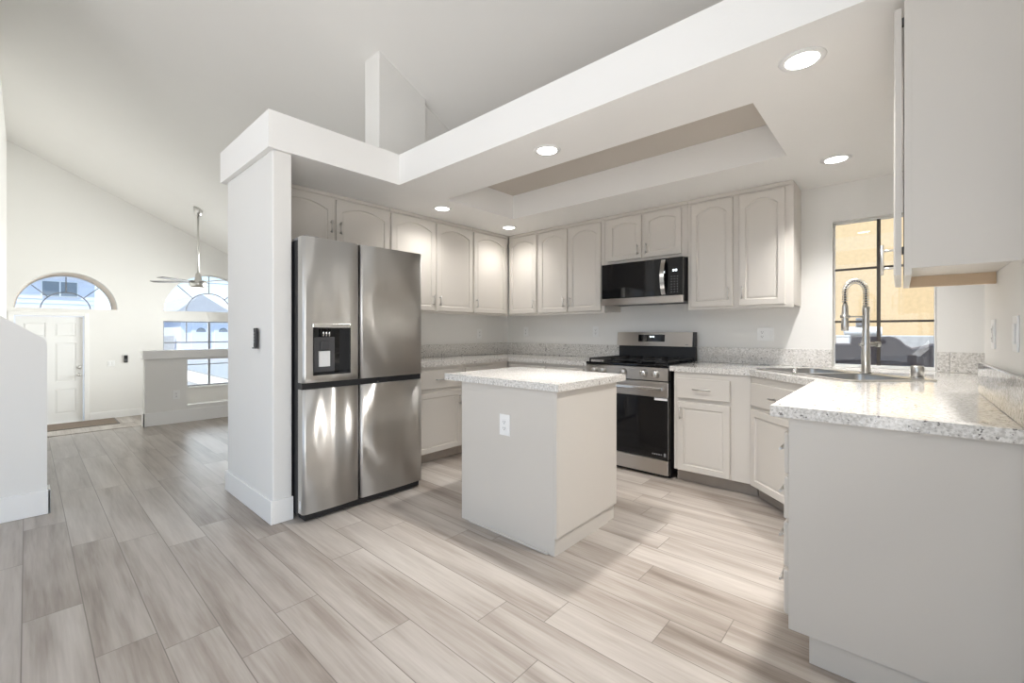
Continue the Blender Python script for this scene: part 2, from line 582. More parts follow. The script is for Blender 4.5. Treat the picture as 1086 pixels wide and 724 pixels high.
# half wall between kitchen floor and the entry, with a pass-through opening
m = MB()
outer = [(-3.14, 0.0), (-0.02, 0.0), (-0.02, 0.84), (-3.14, 0.84)]
hole = [(-2.70, 0.217), (-0.9, 0.217), (-0.9, 0.817), (-2.70, 0.817)]
m.slab(outer, [hole], -3.38, -3.27, 'yz')
struct(m.build('wall_half', 'wall_paint'))
m = MB()
m.box(-3.40, -3.25, -3.16, -0.02, 0.841, 0.95, 0.006)
struct(m.build('trim_half_wall_cap', 'trim_paint'))
m = MB()
m.box(-3.2695, -3.255, -3.155, -0.02, 0.0, 0.165, 0.003)
m.box(-3.38, -3.255, -3.155, -3.1405, 0.0, 0.165, 0.003)
struct(m.build('baseboard_half_wall', 'trim_paint'))
# stair half wall at the far left, top sloping down
bm = bmesh.new()
pr = [(-6.2, 0.0), (-4.045, 0.0), (-4.037, 0.01), (-4.037, 1.115), (-4.05, 1.140), (-6.2, 2.84)]
va = [bm.verts.new((-0.53, y, z)) for y, z in pr]
vb = [bm.verts.new((-0.40, y, z)) for y, z in pr]
n = len(pr)
for i in range(n):
    bm.faces.new((va[i], va[(i + 1) % n], vb[(i + 1) % n], vb[i]))
bm.faces.new(va[::-1]); bm.faces.new(vb)
m = MB(); m.bm.free(); m.bm = bm
struct(m.build('wall_stair', 'wall_paint'))
m = MB()
m.box(-0.3995, -0.385, -6.2, -4.022, 0.0, 0.155, 0.004)
m.box(-0.53, -0.385, -4.0365, -4.022, 0.0, 0.155, 0.004)
struct(m.build('baseboard_stair', 'trim_paint'))

# ------------------------------------------------------------------ windows and door
def strip_arc(m, cy, cz, r, w, x0, x1, a0=0.0, a1=PI, n=24):
    """a curved bar of width w and depth x0..x1 in a plane x = const"""
    prev = None
    for i in range(n + 1):
        a = a0 + (a1 - a0) * i / n
        q = [m.bm.verts.new((x, cy + rr * math.cos(a), cz + rr * math.sin(a))) for x, rr in ((x0, r), (x1, r), (x1, r - w), (x0, r - w))]
        if prev:
            m.bridge(prev, q, False)
        else: m.bm.faces.new(q)
        prev = q
    m.bm.faces.new(prev[::-1])
def radial(m, cy, cz, r0, r1, a, w, x0, x1):
    d = Vector((0, math.cos(a), math.sin(a))); p = Vector((0, -math.sin(a), math.cos(a)))
    c = Vector((0, cy, cz))
    vs = []
    for x in (x0, x1):
        for s, r in ((-1, r0), (1, r0), (1, r1), (-1, r1)):
            q = c + d * r + p * (s * w / 2); q.x = x
            vs.append(m.bm.verts.new(q))
    for f in ((0, 1, 2, 3), (7, 6, 5, 4), (0, 4, 5, 1), (1, 5, 6, 2), (2, 6, 7, 3), (3, 7, 4, 0)):
        m.bm.faces.new([vs[i] for i in f])

def half_disc(m, cy, cz, r, x0, x1, n=28):
    pts = arc(cy, cz, r, 0, PI, n)
    va = [m.bm.verts.new((x0, y, z)) for y, z in pts]
    vb = [m.bm.verts.new((x1, y, z)) for y, z in pts]
    k = len(pts)
    for i in range(k):
        m.bm.faces.new((va[i], va[(i + 1) % k], vb[(i + 1) % k], vb[i]))
    m.bm.faces.new(va[::-1]); m.bm.faces.new(vb)

xg = XF - 0.10
# fanlight over the front door, set at the outer end of a deep arched reveal
xg0 = xg
rv = MB()
strip_arc(rv, F1C, F1Z, F1R + 0.06, 0.06, XF - 0.92, XF - 0.151, 0, PI, 28)
rv.box(XF - 0.92, XF - 0.151, F1C - F1R - 0.06, F1C + F1R + 0.06, F1Z - 0.06, F1Z - 0.001)
struct(rv.build('trim_reveal', 'reveal_tan'))
xg = XF - 0.85
w1 = MB()
strip_arc(w1, F1C, F1Z, F1R - 0.002, 0.01, xg - 0.02, xg + 0.02, 0, PI, 28)
w1.box(xg - 0.02, xg + 0.02, F1C - F1R + 0.003, F1C + F1R - 0.003, F1Z + 0.001, F1Z + 0.02)
o = struct(w1.build('window_1', 'trim_paint'))
b_ = MB()
strip_arc(b_, F1C, F1Z, 0.37, 0.018, xg - 0.008, xg + 0.008, 0, PI, 24)
for a in (45, 90, 135): radial(b_, F1C, F1Z, 0.355, F1R - 0.02, math.radians(a), 0.016, xg - 0.008, xg + 0.008)
b_.build('window_bars', 'grey_frame', o)
g_ = MB(); half_disc(g_, F1C, F1Z + 0.004, F1R - 0.012, xg - 0.004, xg)
g_.build('window_pane', 'window_glass', o)

# tall arched window
xg = xg0
w2 = MB()
strip_arc(w2, F2C, F2Z, F2R - 0.002, 0.022, xg - 0.02, xg + 0.02, 0, PI, 32)
w2.box(xg - 0.02, xg + 0.02, F2C - F2R + 0.003, F2C + F2R - 0.003, F2Z + 0.001, F2Z + 0.02)
o = struct(w2.build('window_2', 'trim_paint'))
b_ = MB()
strip_arc(b_, F2C, F2Z, 0.45, 0.02, xg - 0.008, xg + 0.008, 0, PI, 24)
for a in (45, 90, 135): radial(b_, F2C, F2Z, 0.44, F2R - 0.02, math.radians(a), 0.018, xg - 0.008, xg + 0.008)
b_.build('window_bars', 'grey_frame', o)
g_ = MB(); half_disc(g_, F2C, F2Z + 0.004, F2R - 0.012, xg - 0.004, xg)
g_.build('window_pane', 'window_glass', o)
w3 = MB()
ya, yb = F2C - F2R, F2C + F2R
w3.slab([(ya + 0.002, -0.038), (yb - 0.002, -0.038), (yb - 0.002, 1.428), (ya + 0.002, 1.428)],
        [[(ya + 0.025, -0.01), (yb - 0.025, -0.01), (yb - 0.025, 1.405), (ya + 0.025, 1.405)]], xg - 0.02, xg + 0.02, 'yz')
o = struct(w3.build('window_3', 'grey_frame'))
b_ = MB()
b_.box(xg - 0.016, xg + 0.016, F2C - 0.022, F2C + 0.022, -0.01, 1.405)
for yy in (F2C - 0.43, F2C + 0.43): b_.box(xg - 0.008, xg + 0.008, yy - 0.01, yy + 0.01, 0.95, 1.405)
b_.box(xg - 0.012, xg + 0.012, ya + 0.025, yb - 0.025, 0.94, 0.968)
b_.box(xg - 0.012, xg + 0.012, ya + 0.025, yb - 0.025, 0.44, 0.462)
b_.build('window_bars', 'grey_frame', o)
B(xg - 0.003, xg + 0.001, ya + 0.02, yb - 0.02, -0.02, 1.41).build('window_pane', 'window_glass', o)
struct(B(XF - 0.02, XF + 0.03, ya - 0.03, yb + 0.03, -0.075, -0.041, 0.005).build('trim_sill', 'trim_paint'))

# front door, six panels
def panel_slab(m, y0, y1, z0, z1, xf, depth, panels, axis='x', rd=0.008):
    """door leaf: front face at xf towards +x, with recessed panels"""
    xb_ = xf - depth
    m.slab([(y0, z0), (y1, z0), (y1, z1), (y0, z1)], [[(a, c), (b, c), (b, d), (a, d)] for a, b, c, d in panels], xf - 0.012, xf, 'yz')
    m.box(xb_, xf - 0.012, y0, y1, z0, z1)
    for a, b, c, d in panels:
        q = 0.03
        vo = [m.bm.verts.new((xf - 0.012, y, z)) for y, z in ((a, c), (b, c), (b, d), (a, d))]
        vi = [m.bm.verts.new((xf - 0.002, y, z)) for y, z in ((a + q, c + q), (b - q, c + q), (b - q, d - q), (a + q, d - q))]
        m.bridge(vo, vi, False)
        m.bm.faces.new(vi)
m = MB()
pl = []
for (a, b) in ((-4.165, -3.885), (-3.763, -3.483)):
    pl += [(a, b, 1.10, 1.36), (a, b, 0.24, 0.98), (a, b, -0.36, 0.10)]
panel_slab(m, DY0 + 0.012, DY1 - 0.012, ZE + 0.012, DZ1 - 0.01, XF - 0.03, 0.04, pl)
dr = struct(m.build('door_1', 'door_paint'))
m = MB()
m.lathe([(0.030, 0), (0.030, 0.008), (0.012, 0.012), (0.012, 0.04), (0.028, 0.05), (0.030, 0.065), (0.02, 0.078), (0.004, 0.08)], (XF - 0.030, -3.442, 0.357), 'x', 20)
m.build('door_knob', 'nickel', dr)
m = MB()
m.lathe([(0.030, 0), (0.030, 0.01), (0.024, 0.02), (0.004, 0.022)], (XF - 0.030, -3.442, 0.503), 'x', 20)
m.build('deadbolt', 'nickel', dr)
m = MB()
for (a, b, c, d) in ((DY0 - 0.07, DY0 - 0.001, ZE, DZ1 + 0.07), (DY1 + 0.001, DY1 + 0.066, ZE, DZ1 + 0.07), (DY0 - 0.001, DY1 + 0.001, DZ1 + 0.001, DZ1 + 0.07)):
    m.box(XF + 0.001, XF + 0.018, a, b, c, d, 0.004)
struct(m.build('trim_door', 'trim_paint'))
struct(B(XF - 0.10, XF + 0.02, DY0 + 0.002, DY1 - 0.002, ZE + 0.001, ZE + 0.011).build('trim_threshold', 'trim_paint'))

# kitchen window
yg = 0.09
m = MB()
m.slab([(WX0 + 0.002, WZ0 + 0.002), (WX1 - 0.002, WZ0 + 0.002), (WX1 - 0.002, WZ1 - 0.002), (WX0 + 0.002, WZ1 - 0.002)],
       [[(WX0 + 0.008, WZ0 + 0.022), (WX1 - 0.008, WZ0 + 0.022), (WX1 - 0.008, WZ1 - 0.008), (WX0 + 0.008, WZ1 - 0.008)]], yg - 0.02, yg + 0.03, 'xz')
kw = struct(m.build('window_4', 'trim_paint'))
m = MB()
m.box(3.612, 3.634, yg - 0.014, yg + 0.014, WZ0 + 0.02, WZ1 - 0.007)
m.box(WX0 + 0.007, WX1 - 0.007, yg - 0.006, yg + 0.006, 1.655, 1.671)
m.box(WX0 + 0.007, WX1 - 0.007, yg - 0.006, yg + 0.006, 1.255, 1.271)
m.build('window_bars', 'bronze_frame', kw)
B(WX0 + 0.007, WX1 - 0.007, yg - 0.002, yg + 0.002, WZ0 + 0.021, WZ1 - 0.007).build('window_pane', 'window_glass', kw)

# unseen side window added to the entry room for its fill lamp
m = MB()
m.slab([(-7.198, 0.802), (-4.802, 0.802), (-4.802, 2.298), (-7.198, 2.298)], [[(-7.16, 0.84), (-6.02, 0.84), (-6.02, 2.26), (-7.16, 2.26)], [(-5.98, 0.84), (-4.84, 0.84), (-4.84, 2.26), (-5.98, 2.26)]], 0.06, 0.11, 'xz')
ew = struct(m.build('window_added', 'trim_paint'))
B(-7.165, -4.835, 0.083, 0.087, 0.835, 2.265).build('window_pane', 'window_glass', ew)

# ================================================================== OUTDOORS
struct(B(-60, 40, 0.2, 60, -0.35, -0.30).build('ground', 'ground'))
struct(B(-60, XF - 0.2, -40, 0.2, -0.80, -0.75).build('ground_front', 'ground'))
# neighbour's house beyond the kitchen window
nb = thing('neighbor_house', 'tan stucco house wall filling the view through the kitchen window', 'house', (4.0, 4.05, -0.3))
B(-4.0, 6.0, 0.0, 0.3, 0.0, 5.2).build('stucco_wall', 'stucco', nb)
bw = tag(B(3.3, 6.5, 2.55, 2.75, -0.3, 1.145, 0.01).build('block_wall', 'block_wall'), 'low pale grey block wall outside in front of the tan stucco house', 'wall')
cv = MB()
pr = [(2.2, -0.3), (6.4, -0.3), (6.4, 1.06), (3.97, 1.068), (3.90, 1.04), (3.83, 1.022), (3.78, 1.055), (3.74, 1.105), (3.70, 1.132), (3.66, 1.142), (3.62, 1.138), (3.395, 1.136), (3.385, 1.060), (2.2, 1.060)]
lo = [cv.bm.verts.new((x, 1.2, z)) for x, z in pr]; hi = [cv.bm.verts.new((x, 2.0, z)) for x, z in pr]
cv.bm.faces.new(lo); cv.bm.faces.new(hi[::-1]); cv.bridge(lo, hi, False)
bmesh.ops.recalc_face_normals(cv.bm, faces=cv.bm.faces[:])
tag(cv.build('patio_cover', 'cover_fabric'), 'dark brown draped patio cover outside the kitchen window behind the faucet', 'cover')
ac = thing('utility_box', 'white utility box outside the kitchen window behind the brown patio cover', 'utility box', (3.27, 2.22, -0.3))
B(-0.083, 0.037, -0.07, 0.06, 0.0, 1.43, 0.008).build('box_body', 'white_plastic', ac)
B(-0.09, 0.044, -0.075, 0.065, 1.431, 1.446, 0.004).build('box_lid', 'white_plastic', ac)
tk = thing('storage_tank', 'white horizontal tank outside with a small grey meter on top', 'tank', (3.415, 2.40, -0.3))
m = MB(); m.lathe([(0.02, -0.175), (0.05, -0.17), (0.058, -0.155), (0.058, 0.155), (0.05, 0.17), (0.02, 0.175)], (0, 0, 1.49), 'x', 24)
m.build('tank_body', 'white_plastic', tk)
B(-0.06, 0.02, -0.05, 0.05, 1.55, 1.65, 0.01).build('meter', 'grey_plastic', tk)
B(-0.13, -0.09, -0.05, 0.05, 0.0, 1.43).build('stand', 'grey_plastic', tk)
B(0.09, 0.13, -0.05, 0.05, 0.0, 1.43).build('stand', 'grey_plastic', tk)

# houses across the street
hs = thing('street_house', 'pale house with two garage doors across the street through the arched window', 'house', (-24.0, 2.6, -0.75))
m = MB()
m.box(-8.0, 0.0, -1.35, 4.5, 0.0, 2.9)
m.build('house_wall', 'siding', hs)
bm = bmesh.new()
pr = [(-1.9, 2.85), (4.9, 2.85), (2.2, 4.4), (-0.55, 3.9)]
pr = [(-1.75, 2.85), (1.1, 2.85), (-0.55, 3.95)]
va = [bm.verts.new((0.35, y, z)) for y, z in pr]; vb = [bm.verts.new((-8.3, y, z)) for y, z in pr]
n = len(pr)
for i in range(n): bm.faces.new((va[i], va[(i + 1) % n], vb[(i + 1) % n], vb[i]))
bm.faces.new(va[::-1]); bm.faces.new(vb)
pr = [(0.9, 2.85), (5.2, 2.85), (3.0, 3.7)]
va = [bm.verts.new((0.30, y, z)) for y, z in pr]; vb = [bm.verts.new((-8.3, y, z)) for y, z in pr]
for i in range(n): bm.faces.new((va[i], va[(i + 1) % n], vb[(i + 1) % n], vb[i]))
bm.faces.new(va[::-1]); bm.faces.new(vb)
m = MB(); m.bm.free(); m.bm = bm
m.build('roof', 'roof_tile', hs)
for y0 in (-0.9, 0.12):
    g = B(0.002, 0.05, y0, y0 + 0.82, 0.05, 2.25, 0.01).build('garage_door', 'garage_door_paint', hs)
    q = MB()
    half = arc(y0 + 0.41, 1.95, 0.22, 0, PI, 12)
    va = [q.bm.verts.new((0.051, y, z)) for y, z in half]; vb = [q.bm.verts.new((0.06, y, z)) for y, z in half]
    for i in range(len(half)): q.bm.faces.new((va[i], va[(i + 1) % len(half)], vb[(i + 1) % len(half)], vb[i]))
    q.bm.faces.new(va[::-1]); q.bm.faces.new(vb)
    q.build('garage_window', 'shade_glass', g)
tag(B(-25.2, -25.0, -2.0, 1.15, -0.75, 1.0, 0.02).build('garden_wall', 'block_wall'), 'long grey garden wall beside the pale garage house across the street', 'wall')
tag(B(-33.2, -33.0, -2.6, 3.0, -0.75, 2.3, 0.02).build('far_wall', 'stucco_pale'), 'beige wall far behind the garden wall across the street', 'wall')
h2 = thing('siding_house', 'pale two storey house seen through the fanlight over the front door', 'house', (-24.0, -4.0, -0.75))
m = MB(); m.box(-7.0, 0.0, -3.5, 2.0, 0.0, 4.6)
for k in range(22): m.box(0.0, 0.02, -3.5, 2.0, 0.2 + k * 0.2, 0.205 + k * 0.2)
m.build('house_wall', 'siding', h2)
g = B(0.021, 0.06, 0.30, 1.45, 3.5, 4.2, 0.01).build('window_frame', 'trim_paint', h2)
B(0.061, 0.07, 0.34, 0.85, 3.54, 4.16).build('window_pane', 'shade_glass', g)
B(0.061, 0.07, 0.90, 1.41, 3.54, 4.16).build('window_pane', 'shade_glass', g)
bm = bmesh.new()
pr = [(-3.9, 4.6), (2.3, 4.6), (-0.8, 5.6)]
va = [bm.verts.new((0.4, y, z)) for y, z in pr]; vb = [bm.verts.new((-7.4, y, z)) for y, z in pr]
for i in range(3): bm.faces.new((va[i], va[(i + 1) % 3], vb[(i + 1) % 3], vb[i]))
bm.faces.new(va[::-1]); bm.faces.new(vb)
m = MB(); m.bm.free(); m.bm = bm
m.build('roof', 'roof_tile', h2)

# ================================================================== CABINETS
# local frame of every cabinet: x along its front from left to right, front at y = 0, doors towards -y, z up
def door_mesh(w, h, arch_h, t=0.02, stile=0.046, rail=0.046, x0=0.0, z0=0.0):
    m = MB()
    N = 14
    xl, xr = x0 + stile, x0 + w - stile
    zb = z0 + rail
    zt = z0 + h - rail
    zs = zt - arch_h
    op = [(xl, zb), (xr, zb)]
    ou = [(x0, z0), (x0 + w, z0)]
    for i in range(N + 1):
        s = i / N
        x = xr + (xl - xr) * s
        tt = 2 * s - 1
        op.append((x, zs + arch_h * (1 - tt * tt)))
        xx = x0 + w if i == 0 else (x0 if i == N else x)
        ou.append((xx, z0 + h))
    xc = (xl + xr) / 2
    wi = xr - xl
    def inset(d):
        r = []
        for k, (x, z) in enumerate(op):
            r.append((xc + (x - xc) * (wi - 2 * d) / wi, z + d if k < 2 else z - d))
        return r
    def ring(pts, y): return [m.bm.verts.new((x, y, z)) for x, z in pts]
    bv = 0.004
    def oin(d): return [(x + (d if x < x0 + 1e-6 else (-d if x > x0 + w - 1e-6 else 0)), z + (d if k < 2 else -d)) for k, (x, z) in enumerate(ou)]
    loops = [ring(ou, 0.0), ring(ou, -t + bv), ring(oin(bv), -t), ring(op, -t), ring(inset(0.003), -t + 0.008),
             ring(inset(0.008), -t + 0.010), ring(inset(0.022), -t + 0.007)]
    for a, b in zip(loops, loops[1:]): m.bridge(a, b, False)
    m.bm.faces.new(loops[-1])
    m.bm.faces.new(loops[0][::-1])
    return m
def pull(parent, x, z, length, vertical, name='handle'):
    """bar pull standing 3 cm off the door face (local door front at y = -0.02)"""
    m = MB()
    y0, y1 = -0.0205, -0.05
    h = length / 2
    if vertical:
        m.tube([(x, y1, z - h), (x, y1, z + h)], 0.0055, 10)
        for s in (-1, 1): m.tube([(x, y0, z + s * h * 0.72), (x, y1, z + s * h * 0.72)], 0.0045, 8)
    else:
        m.tube([(x - h, y1, z), (x + h, y1, z)], 0.0055, 10)
        for s in (-1, 1): m.tube([(x + s * h * 0.72, y0, z), (x + s * h * 0.72, y1, z)], 0.0045, 8)
    return m.build(name, 'nickel', parent)
def add_door(cab, x0, x1, z0, z1, arch_h, side=None, hz=None, hl=0.10):
    d = door_mesh(x1 - x0, z1 - z0, arch_h, x0=x0, z0=z0).build('door', 'cabinet_paint', cab)
    d.location = (0, -0.001, 0)
    if side:
        x = x0 + 0.028 if side == 'l' else x1 - 0.028
        pull(d, x, hz, hl, True)
    return d
def add_drawer(cab, x0, x1, z0, z1, handle=True, hl=0.13):
    m = MB()
    m.box(x0, x1, -0.02, 0.0, z0, z1, 0.006, 2)
    d = m.build('drawer', 'cabinet_paint', cab)
    d.location = (0, -0.001, 0)
    if handle: pull(d, (x0 + x1) / 2, (z0 + z1) / 2 + 0.0, hl, False)
    return d
def upper(label, loc, rz, W, D, z0, doors, arch_h=0.055, group='painted wall cabinets', crown=True):
    """doors: (x0, x1, handle side or None); z given in room heights"""
    c = thing('wall_cabinet', label, 'cabinet', (loc[0], loc[1], z0), rz, group)
    H = ZC - 0.002 - z0
    m = MB()
    m.box(0.001, W - 0.001, 0.0, D - 0.002, 0.018, H)
    m.build('cabinet_body', 'cabinet_paint', c)
    B(0.001, W - 0.001, 0.0, 0.02, 0.0, 0.0175).build('light_rail', 'cabinet_paint', c)
    if crown:
        B(0.001, W - 0.001, -0.012, -0.0005, H - 0.030, H, 0.003).build('crown_moulding', 'cabinet_paint', c)
    for x0, x1, sd in doors:
        add_door(c, x0, x1, 0.022, H - 0.045, arch_h, sd, 0.022 + 0.10, 0.10)
    return c
UY = -0.33
ZU = 1.372
# stove wall, from the corner to the microwave
upper('corner wall cabinet with one arched door, first left of the pair over the stove-left counter', (0.331, UY), 0, 0.432, 0.33, ZU, [(0.012, 0.414, 'r')])
upper('two-door arched wall cabinet directly left of the microwave', (0.764, UY), 0, 0.826, 0.33, ZU, [(0.020, 0.389, 'r'), (0.411, 0.790, 'l')])
# over the microwave
c = thing('wall_cabinet', 'short two-door wall cabinet directly above the microwave', 'cabinet', (1.591, UY, 1.832), 0, 'painted wall cabinets')
H = ZC - 0.002 - 1.832
B(0.001, 0.798, 0.0, 0.328, 0.0, H).build('cabinet_body', 'cabinet_paint', c)
B(0.001, 0.798, -0.012, -0.0005, H - 0.030, H, 0.003).build('crown_moulding', 'cabinet_paint', c)
add_door(c, 0.044, 0.383, 0.03, H - 0.045, 0.03, 'r', 0.11, 0.09)
add_door(c, 0.410, 0.747, 0.03, H - 0.045, 0.03, 'l', 0.11, 0.09)
upper('two-door wall cabinet right of the microwave, its side panel beside the window wall', (2.390, UY), 0, 0.766, 0.33, ZU, [(0.030, 0.356, 'r'), (0.402, 0.714, 'l')])
# refrigerator wall
UX = 0.312
upper('wall cabinet with one arched door on the refrigerator wall, ending in the corner', (UX, -0.908), PI / 2, 0.574, 0.31, ZU, [(0.012, 0.518, 'l')])
upper('two-door arched wall cabinet on the refrigerator wall, just right of the refrigerator', (UX, -1.932), PI / 2, 1.022, 0.31, ZU, [(0.010, 0.510, 'r'), (0.530, 1.016, 'l')])
c = thing('wall_cabinet', 'short two-door arched wall cabinet above the refrigerator', 'cabinet', (UX, -2.990, 1.81), PI / 2, 'painted wall cabinets')
H = ZC - 0.002 - 1.81
B(0.001, 1.056, 0.0, 0.308, 0.0, H).build('cabinet_body', 'cabinet_paint', c)
B(0.001, 1.056, -0.012, -0.0005, H - 0.030, H, 0.003).build('crown_moulding', 'cabinet_paint', c)
add_door(c, 0.040, 0.530, 0.02, H - 0.045, 0.05, 'r', 0.22, 0.10)
add_door(c, 0.553, 1.046, 0.02, H - 0.045, 0.05, 'l', 0.22, 0.10)
# right wall cabinet, seen from its end
QX = 3.752
c = thing('wall_cabinet', 'wall cabinet on the right wall, its blank end panel towards the viewer', 'cabinet', (QX, -1.600, ZU), -PI / 2, 'painted wall cabinets')
H = ZC - 0.002 - ZU
m = MB()
m.box(0.022, 0.549, 0.019, 0.266, 0.045, H)
m.build('cabinet_body', 'cabinet_paint', c)
B(0.550, 0.570, 0.0, 0.266, 0.0225, H, 0.001).build('end_panel', 'cabinet_paint', c)
o = B(0.001, 0.021, 0.019, 0.266, 0.0, H, 0.001).build('end_panel', 'cabinet_inside', c)
o['label'] = 'bare wood inner face of the far end panel'
B(0.001, 0.5705, -0.0005, 0.0185, 0.0, H, 0.001).build('face_frame', 'cabinet_paint', c)
dq = add_door(c, 0.015, 0.556, 0.004, H - 0.035, 0.05)
m = MB()
m.tube([(0.045, -0.062, 0.058), (0.045, -0.062, 0.188)], 0.006, 10)
for zz in (0.085, 0.161): m.tube([(0.045, -0.0205, zz), (0.045, -0.062, zz)], 0.0045, 8)
m.build('handle', 'nickel', dq)
dq.location = (0, -0.007, 0)
for zz in (0.085, H - 0.085):
    B(0.546, 0.566, -0.0065, -0.001, zz - 0.012, zz + 0.012, 0.001).build('hinge', 'black_plastic', c)

# ---- base cabinets
ZT = 0.874       # top of base cabinets
TK = 0.10
def base(label, loc, rz, W, D, doors=(), drawers=(), toe=0.075, toe_in=(0.0, 0.0), group='painted base cabinets'):
    c = thing('base_cabinet', label, 'cabinet', (loc[0], loc[1], 0.0), rz, group)
    B(0.001, W - 0.001, 0.0, D, TK, ZT - 0.001, 0.001).build('cabinet_body', 'cabinet_paint', c)
    B(0.001 + toe_in[0], W - 0.001 - toe_in[1], toe, D, 0.0, TK - 0.0005).build('toe_kick', 'toe_wood', c)
    for x0, x1, sd, hz in doors:
        add_door(c, x0, x1, TK + 0.004, 0.640, 0.0, sd, hz)
    for x0, x1, z0, z1 in drawers:
        add_drawer(c, x0, x1, z0, z1)
    return c
BX, BY = 0.610, -0.660
base('base cabinet with a drawer over a door, between refrigerator and island', (BX, -1.90), PI / 2, 0.580, 0.60, [(0.04, 0.552, 'r', 0.55)], [(0.04, 0.552, 0.672, 0.842)])
c = base('corner base cabinet behind the island, on the refrigerator wall', (BX, -1.319), PI / 2, 0.655, 0.60)
add_door(c, 0.03, 0.40, TK + 0.004, 0.842, 0.0, 'l', 0.76)
c = base('base cabinet left of the stove, behind the island', (BX + 0.003, BY), 0, 0.982, 0.65)
add_door(c, 0.05, 0.50, TK + 0.004, 0.842, 0.0, 'r', 0.76)
add_door(c, 0.53, 0.95, TK + 0.004, 0.842, 0.0, 'l', 0.76)
base('base cabinet with a drawer over a door, directly right of the stove', (2.404, -0.675), 0, 0.548, 0.65, [(0.032, 0.415, 'l', 0.555)], [(0.032, 0.415, 0.668, 0.826)], toe_in=(0.0, -0.028))
# diagonal sink base
DA = (2.9535, -0.676)
dl = 0.685
c = thing('base_cabinet', 'diagonal corner sink base cabinet with a false drawer front above one broad door', 'cabinet', (DA[0], DA[1], 0), -PI / 4, 'painted base cabinets')
m = MB()
m.prism([(0.0, 0.0), (dl, 0.0), (dl + 0.0, 0.02), (0.0, 0.02)], TK, ZT - 0.001)
m.build('face_frame', 'cabinet_paint', c)
m = MB(); m.box(-0.030, dl + 0.02, 0.076, 0.092, 0.0, TK - 0.0005); m.build('toe_kick', 'toe_wood', c)
add_door(c, 0.022, 0.655, TK + 0.004, 0.640, 0.0, 'r', 0.55)
add_drawer(c, 0.022, 0.655, 0.668, 0.826, True, 0.16)
# drawers and end panel of the right run
PX, PYE = 3.441, -2.264
c = thing('drawer_cabinet', 'base cabinet of four drawers whose broad end panel faces the viewer', 'cabinet', (PX, -1.180, 0), -PI / 2, 'painted base cabinets')
Wd = -1.180 - PYE
B(0.0, Wd - 0.020, 0.0, XR - PX - 0.002, TK, ZT - 0.001, 0.001).build('cabinet_body', 'cabinet_paint', c)
B(Wd - 0.0195, Wd, -0.002, XR - PX - 0.002, TK, ZT - 0.001, 0.002).build('end_panel', 'cabinet_paint', c)
B(0.0, Wd - 0.0185, 0.060, XR - PX - 0.002, 0.0, TK - 0.0005).build('toe_kick', 'toe_wood', c)
B(Wd - 0.018, Wd - 0.012, 0.060, XR - PX - 0.002, 0.0, TK - 0.0005).build('end_toe_panel', 'cabinet_paint', c)
for z0, z1 in ((0.659, 0.811), (0.491, 0.647), (0.313, 0.479), (0.139, 0.301)):
    m = MB(); m.box(Wd - 0.35, Wd - 0.022, -0.02, 0.0, z0, z1, 0.006)
    d = m.build('drawer', 'cabinet_paint', c); d.location = (0, -0.001, 0)
    pull(d, Wd - 0.186, (z0 + z1) / 2 - 0.012, 0.11, False)
add_door(c, 0.03, Wd - 0.37, TK + 0.004, 0.815, 0.0, None)

# ---- island
IX0, IX1, IY0, IY1 = 1.663, 2.404, -2.267, -1.619
isl = thing('kitchen_island', 'freestanding painted kitchen island with blank panels, standing in the middle of the floor', 'island', ((IX0 + IX1) / 2, (IY0 + IY1) / 2, 0))
hx, hy = (IX1 - IX0) / 2, (IY1 - IY0) / 2
B(-hx, hx - 0.0195, -hy, hy, 0.0, ZT - 0.001, 0.001).build('island_body', 'cabinet_paint', isl)
B(hx - 0.019, hx, -hy + 0.012, hy, TK - 0.004, ZT - 0.001, 0.002).build('side_panel', 'cabinet_paint', isl)
B(hx - 0.019, hx - 0.012, -hy, hy - 0.09, 0.0, TK - 0.0045).build('toe_kick', 'cabinet_paint', isl)
B(hx - 0.019, hx, -hy, -hy + 0.0115, TK - 0.004, ZT - 0.001, 0.001).build('corner_stile', 'cabinet_paint', isl)
B(-hx + 0.08, hx - 0.05, -hy - 0.012, -hy - 0.0005, 0.0, 0.012, 0.003).build('shoe_strip', 'cabinet_paint', isl)

# ---- countertops
ZTOP = 0.914
def counter(name, label, poly, holes=(), z0=ZT, z1=ZTOP):
    c = thing(name, label, 'countertop', (poly[0][0], poly[0][1], z0))
    ox, oy = poly[0]
    m = MB()
    m.slab([(x - ox, y - oy) for x, y in poly], [[(x - ox, y - oy) for x, y in h] for h in holes], 0.0, z1 - z0, 'xy')
    m.build('slab', 'granite', c)
    return c, ox, oy
BS = 1.050
c, ox, oy = counter('countertop', 'L-shaped speckled granite countertop with backsplash, running from refrigerator to stove', [(0.002, -2.08), (0.640, -2.08), (0.640, -0.690), (1.600, -0.690), (1.600, -0.002), (0.002, -0.002)])
B(0.0, 0.02, 0.0, 2.056, ZTOP - ZT + 0.0005, BS - ZT, 0.002).build('backsplash', 'granite', c)
B(0.0205, 1.598, 2.056, 2.077, ZTOP - ZT + 0.0005, BS - ZT, 0.002).build('backsplash', 'granite', c)
